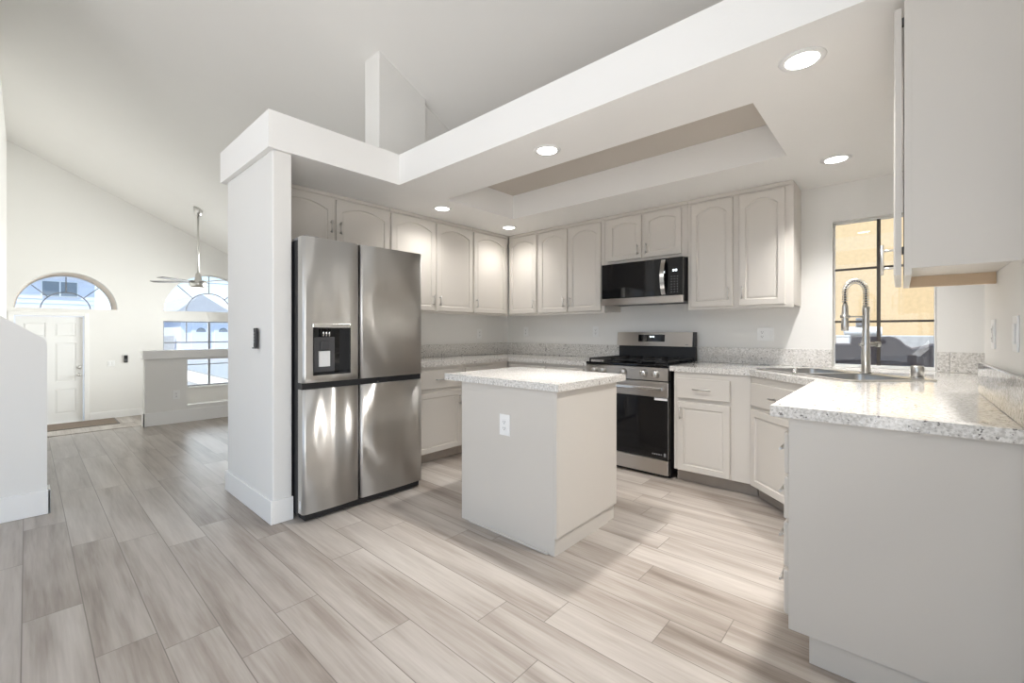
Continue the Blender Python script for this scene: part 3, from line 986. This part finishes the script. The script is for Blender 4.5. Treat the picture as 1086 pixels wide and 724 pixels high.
# sink position
SCX, SCY, SA, SW, SD = 3.425, -0.662, -PI / 4, 0.84, 0.52
def sk(x, y):
    return (SCX + x * math.cos(SA) - y * math.sin(SA), SCY + x * math.sin(SA) + y * math.cos(SA))
hw, hd = SW / 2, SD / 2
holes = [[sk(-hw + 0.012, -hd + 0.012), sk(hw - 0.012, -hd + 0.012), sk(hw - 0.012, hd - 0.012), sk(-hw + 0.012, hd - 0.012)]]
CE = -2.290
c, ox, oy = counter('countertop', 'speckled granite countertop from stove around the corner sink to the right wall', [(2.372, -0.690), (2.945, -0.690), (3.385, -1.130), (3.385, CE), (XR - 0.001, CE), (XR - 0.001, -1.275), (RW - 0.002, -1.275), (RW - 0.002, -0.002), (2.372, -0.002)], holes)
B(2.372 - ox, WX0 - 0.002 - ox, -0.022 - oy, -0.001 - oy, ZTOP - ZT + 0.0005, BS - ZT, 0.002).build('backsplash', 'granite', c)
B(WX1 + 0.002 - ox, 3.985 - ox, -0.022 - oy, -0.001 - oy, ZTOP - ZT + 0.0005, BS - ZT, 0.002).build('backsplash', 'granite', c)
B(3.987 - ox, RW - 0.003 - ox, -0.022 - oy, -0.001 - oy, ZTOP - ZT + 0.0005, BS - ZT, 0.002).build('backsplash', 'granite', c)
B(XR - 0.021 - ox, XR - 0.001 - ox, CE - oy, -1.295 - oy, ZTOP - ZT + 0.0005, BS - ZT, 0.002).build('backsplash', 'granite', c)
c, ox, oy = counter('island_top', 'white speckled granite top overhanging the kitchen island', [(1.528, -2.296), (2.434, -2.296), (2.434, -1.556), (1.528, -1.556)])

# ================================================================== SINK, FAUCET
snk = thing('sink', 'stainless double-bowl sink set diagonally into the corner countertop', 'sink', (SCX, SCY, ZTOP), SA)
def rrect(x0, x1, y0, y1, r, n=5):
    p = []
    for cx_, cy_, a0 in ((x1 - r, y0 + r, -90), (x1 - r, y1 - r, 0), (x0 + r, y1 - r, 90), (x0 + r, y0 + r, 180)):
        for i in range(n + 1):
            a = math.radians(a0 + 90 * i / n)
            p.append((cx_ + r * math.cos(a), cy_ + r * math.sin(a)))
    return p
bowls = [(-hw + 0.035, -0.015, -hd + 0.035, hd - 0.10), (0.015, hw - 0.035, -hd + 0.035, hd - 0.10)]
m = MB()
m.slab(rrect(-hw, hw, -hd, hd, 0.03), [rrect(*b, 0.05) for b in bowls], 0.0005, 0.006, 'xy')
m.build('rim', 'sink_steel', snk)
for b in bowls:
    m = MB()
    top = [m.bm.verts.new((x, y, 0.0)) for x, y in rrect(*b, 0.05)]
    mid = [m.bm.verts.new((x, y, -0.17)) for x, y in rrect(b[0] + 0.008, b[1] - 0.008, b[2] + 0.008, b[3] - 0.008, 0.05)]
    bot = [m.bm.verts.new((x, y, -0.19)) for x, y in rrect(b[0] + 0.03, b[1] - 0.03, b[2] + 0.03, b[3] - 0.03, 0.05)]
    m.bridge(top, mid); m.bridge(mid, bot); m.bm.faces.new(bot)
    o = m.build('bowl', 'sink_steel', snk)
    d = MB(); d.lathe([(0.045, 0), (0.045, 0.004), (0.03, 0.005), (0.028, 0.002)], ((b[0] + b[1]) / 2, (b[2] + b[3]) / 2, -0.1895), 'z', 20)
    d.build('drain', 'chrome', o)

# spring-neck faucet: local x points to the bowl
FX, FY = 3.578, -0.517
fa = thing('faucet', 'tall stainless spring-neck kitchen faucet behind the corner sink', 'faucet', (FX, FY, ZTOP + 0.007), math.radians(-135))
m = MB()
m.lathe([(0.030, 0.0), (0.030, 0.006), (0.024, 0.010), (0.022, 0.20), (0.020, 0.21), (0.018, 0.395), (0.020, 0.40), (0.020, 0.425), (0.012, 0.43)], (0, 0, 0), 'z', 24)
m.build('column', 'nickel', fa)
m = MB()
R = 0.070
path = [Vector((0, 0, 0.425))]
for i in range(0, 25):
    a = PI * i / 24
    path.append(Vector((R - R * math.cos(a), 0, 0.520 + R * math.sin(a))))
path.append(Vector((2 * R, 0, 0.45)))
m.tube(path, 0.0055, 12)
hose = m.build('hose', 'dark_grey_plastic', fa)
# spring coil around the hose
dense = []
for i in range(len(path) - 1):
    a, b = path[i], path[i + 1]
    k = max(1, int((b - a).length / 0.0012))
    for j in range(k): dense.append(a + (b - a) * (j / k))
m = MB()
acc = 0.0; pts = []
for i in range(len(dense) - 1):
    d = (dense[i + 1] - dense[i])
    acc += d.length
    t_ = d.normalized(); n1 = Vector((0, 1, 0)); n2 = t_.cross(n1)
    ph = acc / 0.0155 * 2 * PI
    pts.append(dense[i] + (n1 * math.cos(ph) + n2 * math.sin(ph)) * 0.0155)
m.tube(pts, 0.0026, 6)
m.build('spring', 'nickel', fa, True)
m = MB()
m.lathe([(0.010, 0.45), (0.012, 0.44), (0.017, 0.425), (0.018, 0.34), (0.021, 0.31), (0.021, 0.275), (0.016, 0.27)], (2 * R, 0, 0), 'z', 20)
m.build('spray_head', 'nickel', fa)
m = MB()
m.tube([(0.01, 0, 0.362), (2 * R - 0.02, 0, 0.362)], 0.005, 10)
m.lathe([(0.024, 0.352), (0.026, 0.356), (0.026, 0.368), (0.024, 0.372)], (2 * R, 0, 0), 'z', 20)
m.build('docking_arm', 'nickel', fa)
m = MB()
m.tube([(0.045, 0.0, 0.182), (0.02, 0.0, 0.184), (-0.075, 0.0, 0.184)], [0.006, 0.012, 0.014], 16)
m.tube([(-0.070, 0.0, 0.184), (-0.090, 0.0, 0.184)], 0.018, 18)
m.build('lever', 'nickel', fa)
ag = thing('air_gap_cap', 'brushed cylindrical air gap cap on the counter right of the faucet', 'air gap', (3.815, -0.689, ZTOP + 0.0065))
m = MB(); m.lathe([(0.030, 0), (0.030, 0.064), (0.027, 0.068), (0.004, 0.069)], (0, 0, 0), 'z', 24); m.build('cap', 'nickel', ag)
m = MB(); m.lathe([(0.0325, 0.0), (0.0325, 0.004), (0.0305, 0.005), (0.0305, 0.0)], (0, 0, 0), 'z', 24); m.build('base_ring', 'chrome', ag)
sd = thing('soap_dispenser_cap', 'short chrome cap standing on the left part of the sink rim', 'cap', (*sk(-0.02, -hd + 0.018), ZTOP + 0.0065))
m = MB(); m.lathe([(0.014, 0), (0.014, 0.02), (0.013, 0.034), (0.003, 0.036)], (0, 0, 0), 'z', 20); m.build('cap', 'chrome', sd)
m = MB(); m.lathe([(0.016, 0.0), (0.016, 0.003), (0.0145, 0.004), (0.0145, 0.0)], (0, 0, 0), 'z', 20); m.build('base_ring', 'chrome', sd)

# ================================================================== REFRIGERATOR  (local x = depth towards room, world axes)
FXF, FY0, FY1 = 1.026, -2.992, -2.094
fr = thing('refrigerator', 'stainless four-door refrigerator with ice and water dispenser beside the partition wall', 'refrigerator', (0.55, (FY0 + FY1) / 2, 0))
lx = FXF - 0.55
fw2 = (FY1 - FY0) / 2
B(-0.49, lx - 0.085, -fw2 + 0.004, fw2 - 0.004, 0.03, 1.765, 0.005).build('case', 'black_plastic', fr)
B(lx - 0.20, lx - 0.02, -fw2 + 0.012, -fw2 + 0.11, 1.766, 1.785, 0.005).build('hinge_cover', 'grey_plastic', fr)
B(lx - 0.20, lx - 0.02, fw2 - 0.11, fw2 - 0.012, 1.766, 1.785, 0.005).build('hinge_cover', 'grey_plastic', fr)
B(lx - 0.12, lx - 0.03, -fw2 + 0.02, fw2 - 0.02, 0.012, 0.052).build('toe_grille', 'black_plastic', fr)
for yy in (-fw2 + 0.06, fw2 - 0.06):
    m = MB(); m.lathe([(0.02, 0.0), (0.02, 0.012)], (lx - 0.08, yy, 0), 'z', 12); m.build('foot', 'black_plastic', fr)
B(lx - 0.083, lx - 0.028, -fw2 + 0.003, fw2 - 0.003, 0.822, 0.874).build('handle_recess', 'black_plastic', fr)
def fridge_door(y0, y1, z0, z1, hole=None):
    m = MB(); bm = m.bm
    r, t = 0.022, 0.078
    prof = []
    for i in range(7):
        a = PI / 2 * i / 6
        prof.append((y0 + r - r * math.cos(a), -r + r * math.sin(a)))
    k = 12
    for i in range(1, k): prof.append((y0 + r + (y1 - y0 - 2 * r) * i / k, 0.0))
    for i in range(7):
        a = PI / 2 * (1 - i / 6)
        prof.append((y1 - r + r * math.cos(a), -r + r * math.sin(a)))
    if hole:
        for yy in (hole[0], hole[1]): prof.append((yy, 0.0))
        prof.sort(key=lambda p: (p[0], 0))
        prof = sorted(prof, key=lambda p: p[0])
    yc = (y0 + y1) / 2; hw_ = (y1 - y0) / 2
    P = [(lx + d - 0.008 * ((y - yc) / hw_) ** 2, y) for y, d in prof]
    zs = [z0, z1] if not hole else [z0, hole[2], hole[3], z1]
    grid = [[bm.verts.new((x, y, z)) for x, y in P] for z in zs]
    for a in range(len(zs) - 1):
        for i in range(len(P) - 1):
            if hole and a == 1 and P[i][1] >= hole[0] - 1e-5 and P[i + 1][1] <= hole[1] + 1e-5: continue
            f = bm.faces.new((grid[a][i], grid[a][i + 1], grid[a + 1][i + 1], grid[a + 1][i]))
            f.smooth = True
    # back, sides, top, bottom
    bk = [[bm.verts.new((lx - t, y, z)) for y in (y0, y1)] for z in zs]
    for a in range(len(zs) - 1):
        bm.faces.new((bk[a][1], bk[a][0], bk[a + 1][0], bk[a + 1][1]))
        bm.faces.new((bk[a][0], grid[a][0], grid[a + 1][0], bk[a + 1][0]))
        bm.faces.new((grid[a][-1], bk[a][1], bk[a + 1][1], grid[a + 1][-1]))
    bm.faces.new([bk[0][0], bk[0][1]] + grid[0][::-1])
    bm.faces.new([bk[-1][1], bk[-1][0]] + grid[-1])
    return m.build('door', 'fridge_steel', fr)
ZB, ZM0, ZM1, ZTP = 0.055, 0.826, 0.868, 1.778
ym = -2.611 - (FY0 + FY1) / 2
HOLE = (-2.932 - (FY0 + FY1) / 2, -2.683 - (FY0 + FY1) / 2, 0.912, 1.212)
d_ul = fridge_door(-fw2, ym - 0.004, ZM1, ZTP, HOLE)
d_ur = fridge_door(ym + 0.004, fw2, ZM1, ZTP)
d_ll = fridge_door(-fw2, ym - 0.004, ZB, ZM0)
d_lr = fridge_door(ym + 0.004, fw2, ZB, ZM0)
# dispenser cavity
y0, y1, z0, z1 = HOLE
m = MB()
x0_, x1_ = lx - 0.075, lx - 0.0005
m.box(x0_, x0_ + 0.004, y0, y1, z0, z1)
m.box(x0_ + 0.004, x1_, y0, y0 + 0.006, z0, z1)
m.box(x0_ + 0.004, x1_, y1 - 0.006, y1, z0, z1)
m.box(x0_ + 0.004, x1_, y0 + 0.006, y1 - 0.006, z0, z0 + 0.012)
m.box(x0_ + 0.004, x1_, y0 + 0.006, y1 - 0.006, z1 - 0.006, z1)
dsp = m.build('dispenser_cavity', 'black_glass', d_ul)
B(x0_ + 0.005, lx - 0.050, y0 + 0.007, y0 + 0.165, z0 + 0.013, z1 - 0.06, 0.004).build('back_plate', 'dispenser_grey', dsp)
m = MB()
for q in (0.085, 0.105, 0.125): m.lathe([(0.007, 0.0), (0.007, 0.05)], (lx - 0.045, y0 + q, z1 - 0.058), 'z', 10)
m.build('nozzle', 'chrome', dsp)
m = MB()
vs = [(lx - 0.049, y0 + 0.070, z1 - 0.085), (lx - 0.049, y0 + 0.115, z1 - 0.085), (lx - 0.025, y0 + 0.125, z1 - 0.145), (lx - 0.025, y0 + 0.055, z1 - 0.145)]
m.box(lx - 0.049, lx - 0.030, y0 + 0.062, y0 + 0.120, z1 - 0.145, z1 - 0.085, 0.006)
m.build('paddle', 'dark_grey_plastic', dsp)
o = B(lx - 0.049, lx - 0.040, y0 + 0.055, y0 + 0.128, z1 - 0.250, z1 - 0.150, 0.001).build('sticker', 'label_paper', dsp)
o['label'] = 'white paper sticker hanging in the dispenser'
B(lx - 0.004, lx + 0.003, y0 - 0.002, y1 + 0.002, z1 + 0.001, z1 + 0.026, 0.002).build('control_strip', 'chrome', d_ul)
B(lx - 0.060, lx - 0.040, -fw2 - 0.0012, -fw2 - 0.0002, 0.085, 0.135).build('rating_label', 'label_paper', d_ll)

# ================================================================== RANGE
RX0, RX1, RY = 1.608, 2.364, -0.690
rg = thing('gas_range', 'stainless gas range with black oven door and five knobs, set between the counters', 'stove', ((RX0 + RX1) / 2, 0, 0))
h2_ = (RX1 - RX0) / 2
B(-h2_, h2_, RY + 0.05, -0.012, 0.03, 0.900, 0.002).build('range_body', 'black_plastic', rg)
B(-h2_ + 0.004, h2_ - 0.004, RY + 0.055, RY + 0.10, 0.0, 0.0295).build('range_foot', 'black_plastic', rg)
B(-h2_ + 0.002, h2_ - 0.002, RY, RY + 0.049, 0.028, 0.148, 0.004).build('warming_drawer', 'range_steel', rg)
m = MB()
m.box(-h2_ + 0.002, h2_ - 0.002, RY, RY + 0.049, 0.655, 0.778, 0.004)
m.box(-h2_ + 0.002, h2_ - 0.002, RY + 0.004, RY + 0.049, 0.154, 0.654, 0.002)
dr_ = m.build('oven_door', 'range_steel', rg)
B(-h2_ + 0.003, h2_ - 0.003, RY - 0.001, RY + 0.0035, 0.156, 0.653, 0.001).build('oven_window', 'black_glass', dr_)
m = MB()
m.box(-h2_ + 0.025, h2_ - 0.025, RY - 0.060, RY - 0.040, 0.712, 0.742, 0.007, 3)
for s in (-1, 1): m.box(s * (h2_ - 0.055) - 0.012, s * (h2_ - 0.055) + 0.012, RY - 0.045, RY - 0.0005, 0.715, 0.735, 0.003)
m.build('door_handle', 'chrome', dr_)
o = B(h2_ - 0.115, h2_ - 0.008, RY - 0.0022, RY - 0.0012, 0.630, 0.650).build('sticker', 'label_paper', dr_)
m = MB()
for k in range(5): m.box(h2_ - 0.135 + k * 0.018, h2_ - 0.123 + k * 0.018, RY - 0.0022, RY - 0.0012, 0.186, 0.196)
m.box(h2_ - 0.037, h2_ - 0.020, RY - 0.0022, RY - 0.0012, 0.178, 0.206)
m.build('badge', 'grey_plastic', dr_)
# control panel, leaning back a little
m = MB()
pr = [(RY + 0.049, 0.788), (RY - 0.004, 0.788), (RY + 0.004, 0.893), (RY + 0.049, 0.893)]
va = [m.bm.verts.new((-h2_ + 0.002, y, z)) for y, z in pr]; vb = [m.bm.verts.new((h2_ - 0.002, y, z)) for y, z in pr]
m.bridge(va, vb, False); m.bm.faces.new(va[::-1]); m.bm.faces.new(vb)
cp_ = m.build('control_panel', 'range_steel', rg)
for kx in (-0.29, -0.205, -0.01, 0.175, 0.275):
    m = MB()
    m.lathe([(0.030, 0.0), (0.030, -0.006), (0.027, -0.008), (0.025, -0.034), (0.022, -0.038), (0.003, -0.039)], (kx, RY - 0.001, 0.845), 'y', 20)
    m.box(kx - 0.004, kx + 0.004, RY - 0.047, RY - 0.030, 0.824, 0.866, 0.002)
    m.build('knob', 'nickel', cp_)
# cooktop and grates
B(-h2_ - 0.002, h2_ + 0.002, RY - 0.008, -0.075, 0.9005, 0.918, 0.004).build('cooktop', 'black_glass', rg)
for gx0, gx1 in ((-h2_ + 0.015, -0.130), (-0.120, 0.120), (0.130, h2_ - 0.015)):
    m = MB()
    ya_, yb_ = RY + 0.02, -0.10
    for yy in (ya_, (ya_ + yb_) / 2 - 0.006, yb_ - 0.012): m.box(gx0, gx1, yy, yy + 0.012, 0.936, 0.950, 0.002)
    for xx in (gx0, gx1 - 0.012, (gx0 + gx1) / 2 - 0.006): m.box(xx, xx + 0.012, ya_, yb_, 0.936, 0.950, 0.002)
    for xx in (gx0, gx1 - 0.012):
        for yy in (ya_, yb_ - 0.012): m.box(xx, xx + 0.012, yy, yy + 0.012, 0.9185, 0.937)
    m.build('grate', 'cast_iron', rg)
for bx_, by_ in ((-0.25, -0.52), (-0.25, -0.25), (0.0, -0.38), (0.25, -0.52), (0.25, -0.25)):
    m = MB(); m.lathe([(0.045, 0.0), (0.045, 0.006), (0.03, 0.008), (0.03, 0.013), (0.004, 0.014)], (bx_, by_, 0.9185), 'z', 20)
    m.build('burner', 'cast_iron', rg)
# back guard
B(-h2_, h2_, -0.075, -0.024, 0.9185, 1.050, 0.003).build('vent_panel', 'black_plastic', rg)
m = MB()
pr = [(-0.028, 1.051), (-0.118, 1.051), (-0.104, 1.183), (-0.028, 1.183)]
va = [m.bm.verts.new((-h2_, y, z)) for y, z in pr]; vb = [m.bm.verts.new((h2_ - 0.012, y, z)) for y, z in pr]
m.bridge(va, vb, False); m.bm.faces.new(va[::-1]); m.bm.faces.new(vb)
bg = m.build('back_guard', 'range_steel', rg)
m = MB()
va = [m.bm.verts.new((h2_ - 0.0115, y, z)) for y, z in pr]; vb = [m.bm.verts.new((h2_, y, z)) for y, z in pr]
m.bridge(va, vb, False); m.bm.faces.new(va[::-1]); m.bm.faces.new(vb)
m.build('end_cap', 'black_plastic', rg)
def on_guard(m, x0, x1, z0, z1, e0, e1):
    f = lambda z: -0.118 + (z - 1.051) / 0.132 * 0.014
    q = []
    for ee in (e0, e1):
        for x, z in ((x0, z0), (x1, z0), (x1, z1), (x0, z1)): q.append(m.bm.verts.new((x, f(z) - ee, z)))
    for f_ in ((0, 1, 2, 3), (7, 6, 5, 4), (0, 4, 5, 1), (1, 5, 6, 2), (2, 6, 7, 3), (3, 7, 4, 0)): m.bm.faces.new([q[i] for i in f_])
m = MB(); on_guard(m, -0.150, 0.112, 1.094, 1.160, 0.0005, 0.003); dp = m.build('display', 'black_glass', bg)
m = MB()
for q in (-0.036, -0.024, -0.010, 0.002): on_guard(m, q, q + 0.008, 1.134, 1.147, 0.0035, 0.004)
m.build('clock_digits', 'digit_glow', dp)
m = MB(); on_guard(m, h2_ - 0.075, h2_ - 0.045, 1.066, 1.071, 0.0005, 0.001); m.build('badge', 'grey_plastic', bg)

# ================================================================== MICROWAVE
MX0, MX1, MY = 1.606, 2.378, -0.42
mw = thing('microwave', 'black and stainless over-the-range microwave under the short wall cabinet', 'microwave', ((MX0 + MX1) / 2, 0, 1.437))
hm = (MX1 - MX0) / 2
HM = 1.826 - 1.437
B(-hm, hm, MY + 0.03, -0.003, 0.012, HM, 0.002).build('case', 'black_plastic', mw)
B(-hm, hm, MY, MY + 0.029, 0.0, 0.062, 0.003).build('lower_trim', 'range_steel', mw)
dm = B(-hm, 0.262, MY, MY + 0.029, 0.0635, HM - 0.001, 0.003).build('door', 'black_glass', mw)
m = MB()
pts = []
for i in range(13):
    s = i / 12
    pts.append((0.225, MY - 0.012 - 0.035 * math.sin(PI * s), 0.075 + 0.295 * s))
prev = None
for i, p in enumerate(pts):
    q = [m.bm.verts.new((p[0] + dx, p[1] + dy, p[2])) for dx, dy in ((-0.022, 0.006), (-0.018, -0.006), (0.018, -0.006), (0.022, 0.006))]
    if prev: m.bridge(prev, q, False)
    else: m.bm.faces.new(q)
    prev = q
m.bm.faces.new(prev[::-1])
for z in (0.078, 0.367): m.box(0.208, 0.242, MY - 0.012, MY - 0.0003, z - 0.006, z + 0.006)
m.build('door_handle', 'chrome', dm)
cpn = B(0.2635, hm, MY, MY + 0.029, 0.0635, HM - 0.001, 0.003).build('control_panel', 'black_glass', mw)
m = MB()
for q in (0.300, 0.322): m.box(q, q + 0.016, MY - 0.0012, MY - 0.0004, 0.268, 0.286)
m.build('clock_digits', 'digit_glow', cpn)
m = MB()
for r_ in range(7):
    for q in range(3): m.box(0.285 + q * 0.026, 0.295 + q * 0.026, MY - 0.0010, MY - 0.0003, 0.090 + r_ * 0.022, 0.094 + r_ * 0.022)
m.build('keypad', 'grey_plastic', cpn)
B(-0.15, 0.12, MY + 0.06, MY + 0.24, 0.002, 0.0115).build('vent_grille', 'dark_grey_plastic', mw)
B(-hm + 0.02, hm - 0.02, MY + 0.03, -0.02, 0.004, 0.0118).build('underside_panel', 'range_steel', mw) if False else None

# ================================================================== CEILING LIGHTS
LP = [((3.440, -1.980), 'recessed ceiling light nearest the right wall cabinet, the largest in view', 150),
      ((2.118, -1.969), 'recessed ceiling light above the island, between beam and tray', 160),
      ((0.644, -1.591), 'recessed ceiling light near the wall cabinets beside the refrigerator', 34),
      ((0.614, -0.653), 'recessed ceiling light in the cabinet corner at the far end', 28),
      ((3.430, -0.600), 'recessed ceiling light above the corner sink near the window', 115)]
def lamp(parent, energy, cone):
    d = bpy.data.lights.new('lamp', 'SPOT')
    d.energy = energy; d.spot_size = math.radians(cone); d.spot_blend = 1.0
    d.shadow_soft_size = 0.06; d.color = (1.0, 0.972, 0.935)
    o = bpy.data.objects.new('lamp', d); COL.objects.link(o); o.parent = parent; o.location = (0, 0, -0.012)
first = None
for i, ((x, y), lab, en) in enumerate(LP):
    if first is None:
        t = thing('recessed_light', lab, 'ceiling light', (x, y, ZC - 0.0005), 0, 'recessed kitchen lights')
        m = MB(); m.lathe([(0.060, -0.004), (0.062, -0.006), (0.082, -0.004), (0.084, 0.0), (0.060, 0.0), (0.060, -0.004)], (0, 0, 0), 'z', 36, cap=False)
        m.build('trim_ring', 'white_plastic', t)
        m = MB(); m.lathe([(0.0595, 0.0), (0.0595, -0.005), (0.05, -0.006)], (0, 0, 0), 'z', 36)
        m.build('diffuser', 'lamp_glow', t)
        first = t
    else:
        t = copy_tree(first)
        t.location = (x, y, ZC - 0.0005)
        t['label'] = lab
    LP[i] = (t, en)
for i, (t, en) in enumerate(LP): lamp(t, en, 150 if i in (2, 3) else 112)

# ================================================================== OUTLETS, SWITCHES, SMALL THINGS
def plate(label, loc, rz, kind='outlet', w=0.072, h=0.116, name=None):
    """local: plate in the xz plane, front towards -y"""
    t = thing(name or ('wall_switch' if kind == 'switch' else 'wall_outlet'), label, 'switch' if kind == 'switch' else 'outlet', loc, rz)
    B(-w / 2, w / 2, -0.006, -0.0005, -h / 2, h / 2, 0.002).build('cover_plate', 'white_plastic', t)
    gangs = [0.0] if w < 0.1 else [-0.024, 0.024]
    for gi, gx in enumerate(gangs):
        if kind == 'switch' or (len(gangs) > 1 and gi == 1):
            B(gx - 0.016, gx + 0.016, -0.010, -0.0062, -0.033, 0.033, 0.002).build('rocker', 'white_plastic', t)
        else:
            f = B(gx - 0.016, gx + 0.016, -0.0085, -0.0062, -0.034, 0.034, 0.001).build('receptacle', 'white_plastic', t)
            m = MB()
            for zz in (-0.018, 0.018):
                m.box(gx - 0.008, gx - 0.005, -0.0089, -0.0086, zz - 0.004, zz + 0.006)
                m.box(gx + 0.005, gx + 0.008, -0.0089, -0.0086, zz - 0.004, zz + 0.006)
                m.box(gx - 0.003, gx + 0.003, -0.0089, -0.0086, zz - 0.012, zz - 0.007)
            m.build('slot', 'slot_dark', f)
    return t
plate('white outlet on the front panel of the island', (2.038, IY0, 0.646), 0, w=0.080, h=0.122)
plate('white outlet on the right wall, farther from the viewer', (XR, -1.560, 1.175), -PI / 2)
plate('white rocker switch on the right wall, nearest the viewer', (XR, -2.010, 1.178), -PI / 2, 'switch')
plate('wide white outlet and switch plate on the wall between stove and window', (2.907, 0.0, 1.166), 0, w=0.122, h=0.112)
plate('white outlet on the stove wall near the cabinet corner', (0.313, 0.0, 1.19), 0)
plate('white outlet on the stove wall just left of the range', (1.294, 0.0, 1.19), 0)
plate('white outlet on the refrigerator wall above the backsplash', (0.0, -0.50, 1.165), PI / 2)
plate('white outlet low on the half wall facing the kitchen', (-3.27, -2.82, 0.368), PI / 2, w=0.075)
plate('white double switch plate on the front wall beside the door', (XF, -2.98, 0.551), PI / 2, 'switch', w=0.11, name='wall_switch')
plate('white switch plate on the partition wall, behind a black remote', (0.575, -3.113, 1.135), 0, 'switch', w=0.085, h=0.12)
rm = thing('remote_control', 'black remote control in a holder on the partition wall', 'remote', (0.635, -3.113, 1.085))
B(-0.024, 0.024, -0.026, -0.0105, 0.0, 0.125, 0.005).build('remote_body', 'black_plastic', rm)
B(-0.028, 0.028, -0.032, -0.0102, -0.008, -0.0002, 0.002).build('holder', 'dark_grey_plastic', rm)
m = MB()
for k in range(4): m.box(-0.008, 0.008, -0.0275, -0.0262, 0.03 + k * 0.02, 0.038 + k * 0.02)
m.build('button', 'grey_plastic', rm)
kp = thing('door_keypad', 'small black keypad on the front wall right of the door', 'keypad', (XF, -2.757, 0.560), PI / 2)
B(-0.030, 0.030, -0.022, -0.0005, 0.0, 0.150, 0.006).build('keypad_body', 'black_plastic', kp)
m = MB()
for i in range(3):
    for j in range(3): m.box(-0.022 + i * 0.016, -0.011 + i * 0.016, -0.0235, -0.0222, 0.02 + j * 0.02, 0.032 + j * 0.02)
m.build('key', 'grey_plastic', kp)
mt = thing('doormat', 'brown doormat on the entry floor in front of the front door', 'mat', (-7.67, -3.62, ZE))
B(-0.36, 0.36, -0.70, 0.66, 0.0005, 0.012, 0.004).build('mat_pile', 'mat_fibre', mt)
m = MB()
m.slab([(-0.385, -0.725), (0.385, -0.725), (0.385, 0.685), (-0.385, 0.685)], [[(-0.361, -0.701), (0.361, -0.701), (0.361, 0.661), (-0.361, 0.661)]], 0.0005, 0.009, 'xy')
m.build('mat_border', 'fan_blade', mt)

# ceiling fan in the entry room
FNX, FNY = -6.078, -1.960
zc_ = Z0_ - S_ * FNY
fn = thing('ceiling_fan', 'dark-bladed ceiling fan on a long rod hanging from the vaulted entry ceiling', 'fan', (FNX, FNY, zc_))
m = MB()
m.lathe([(0.03, -0.14), (0.06, -0.11), (0.075, -0.06), (0.075, 0.03)], (0, 0, 0), 'z', 24)
m.build('canopy', 'nickel', fn)
m = MB(); m.tube([(0, 0, -0.10), (0, 0, 2.20 - zc_)], 0.0165, 14); m.build('rod', 'nickel', fn)
zb_ = 2.105 - zc_
m = MB()
m.lathe([(0.02, zb_ + 0.20), (0.045, zb_ + 0.17), (0.06, zb_ + 0.06), (0.13, zb_ + 0.045), (0.145, zb_ + 0.0), (0.14, zb_ - 0.055), (0.11, zb_ - 0.085), (0.02, zb_ - 0.09)], (0, 0, 0), 'z', 28)
m.build('motor', 'nickel', fn)
for k in range(5):
    a = math.radians(42.0 + 190 + 72 * k)
    m = MB()
    w0, w1_ = 0.055, 0.075
    tl = math.radians(5)
    q = []
    for (r_, w_) in ((0.13, w0), (0.40, w1_), (0.76, w1_ * 0.9), (0.78, w1_ * 0.7)):
        for s in (-1, 1):
            for dz in (-0.004, 0.004):
                q.append(m.bm.verts.new((r_, s * w_ * math.cos(tl), s * w_ * math.sin(tl) + dz)))
    for i in range(3):
        a4, b4 = q[i * 4:i * 4 + 4], q[i * 4 + 4:i * 4 + 8]
        ra, rb = [a4[0], a4[2], a4[3], a4[1]], [b4[0], b4[2], b4[3], b4[1]]
        m.bridge(ra, rb, False)
        if i == 0: m.bm.faces.new(ra[::-1])
        if i == 2: m.bm.faces.new(rb)
    o = m.build('blade', 'fan_blade', fn)
    o.location = (0, 0, zb_ + 0.015); o.rotation_euler = (0, 0, a)
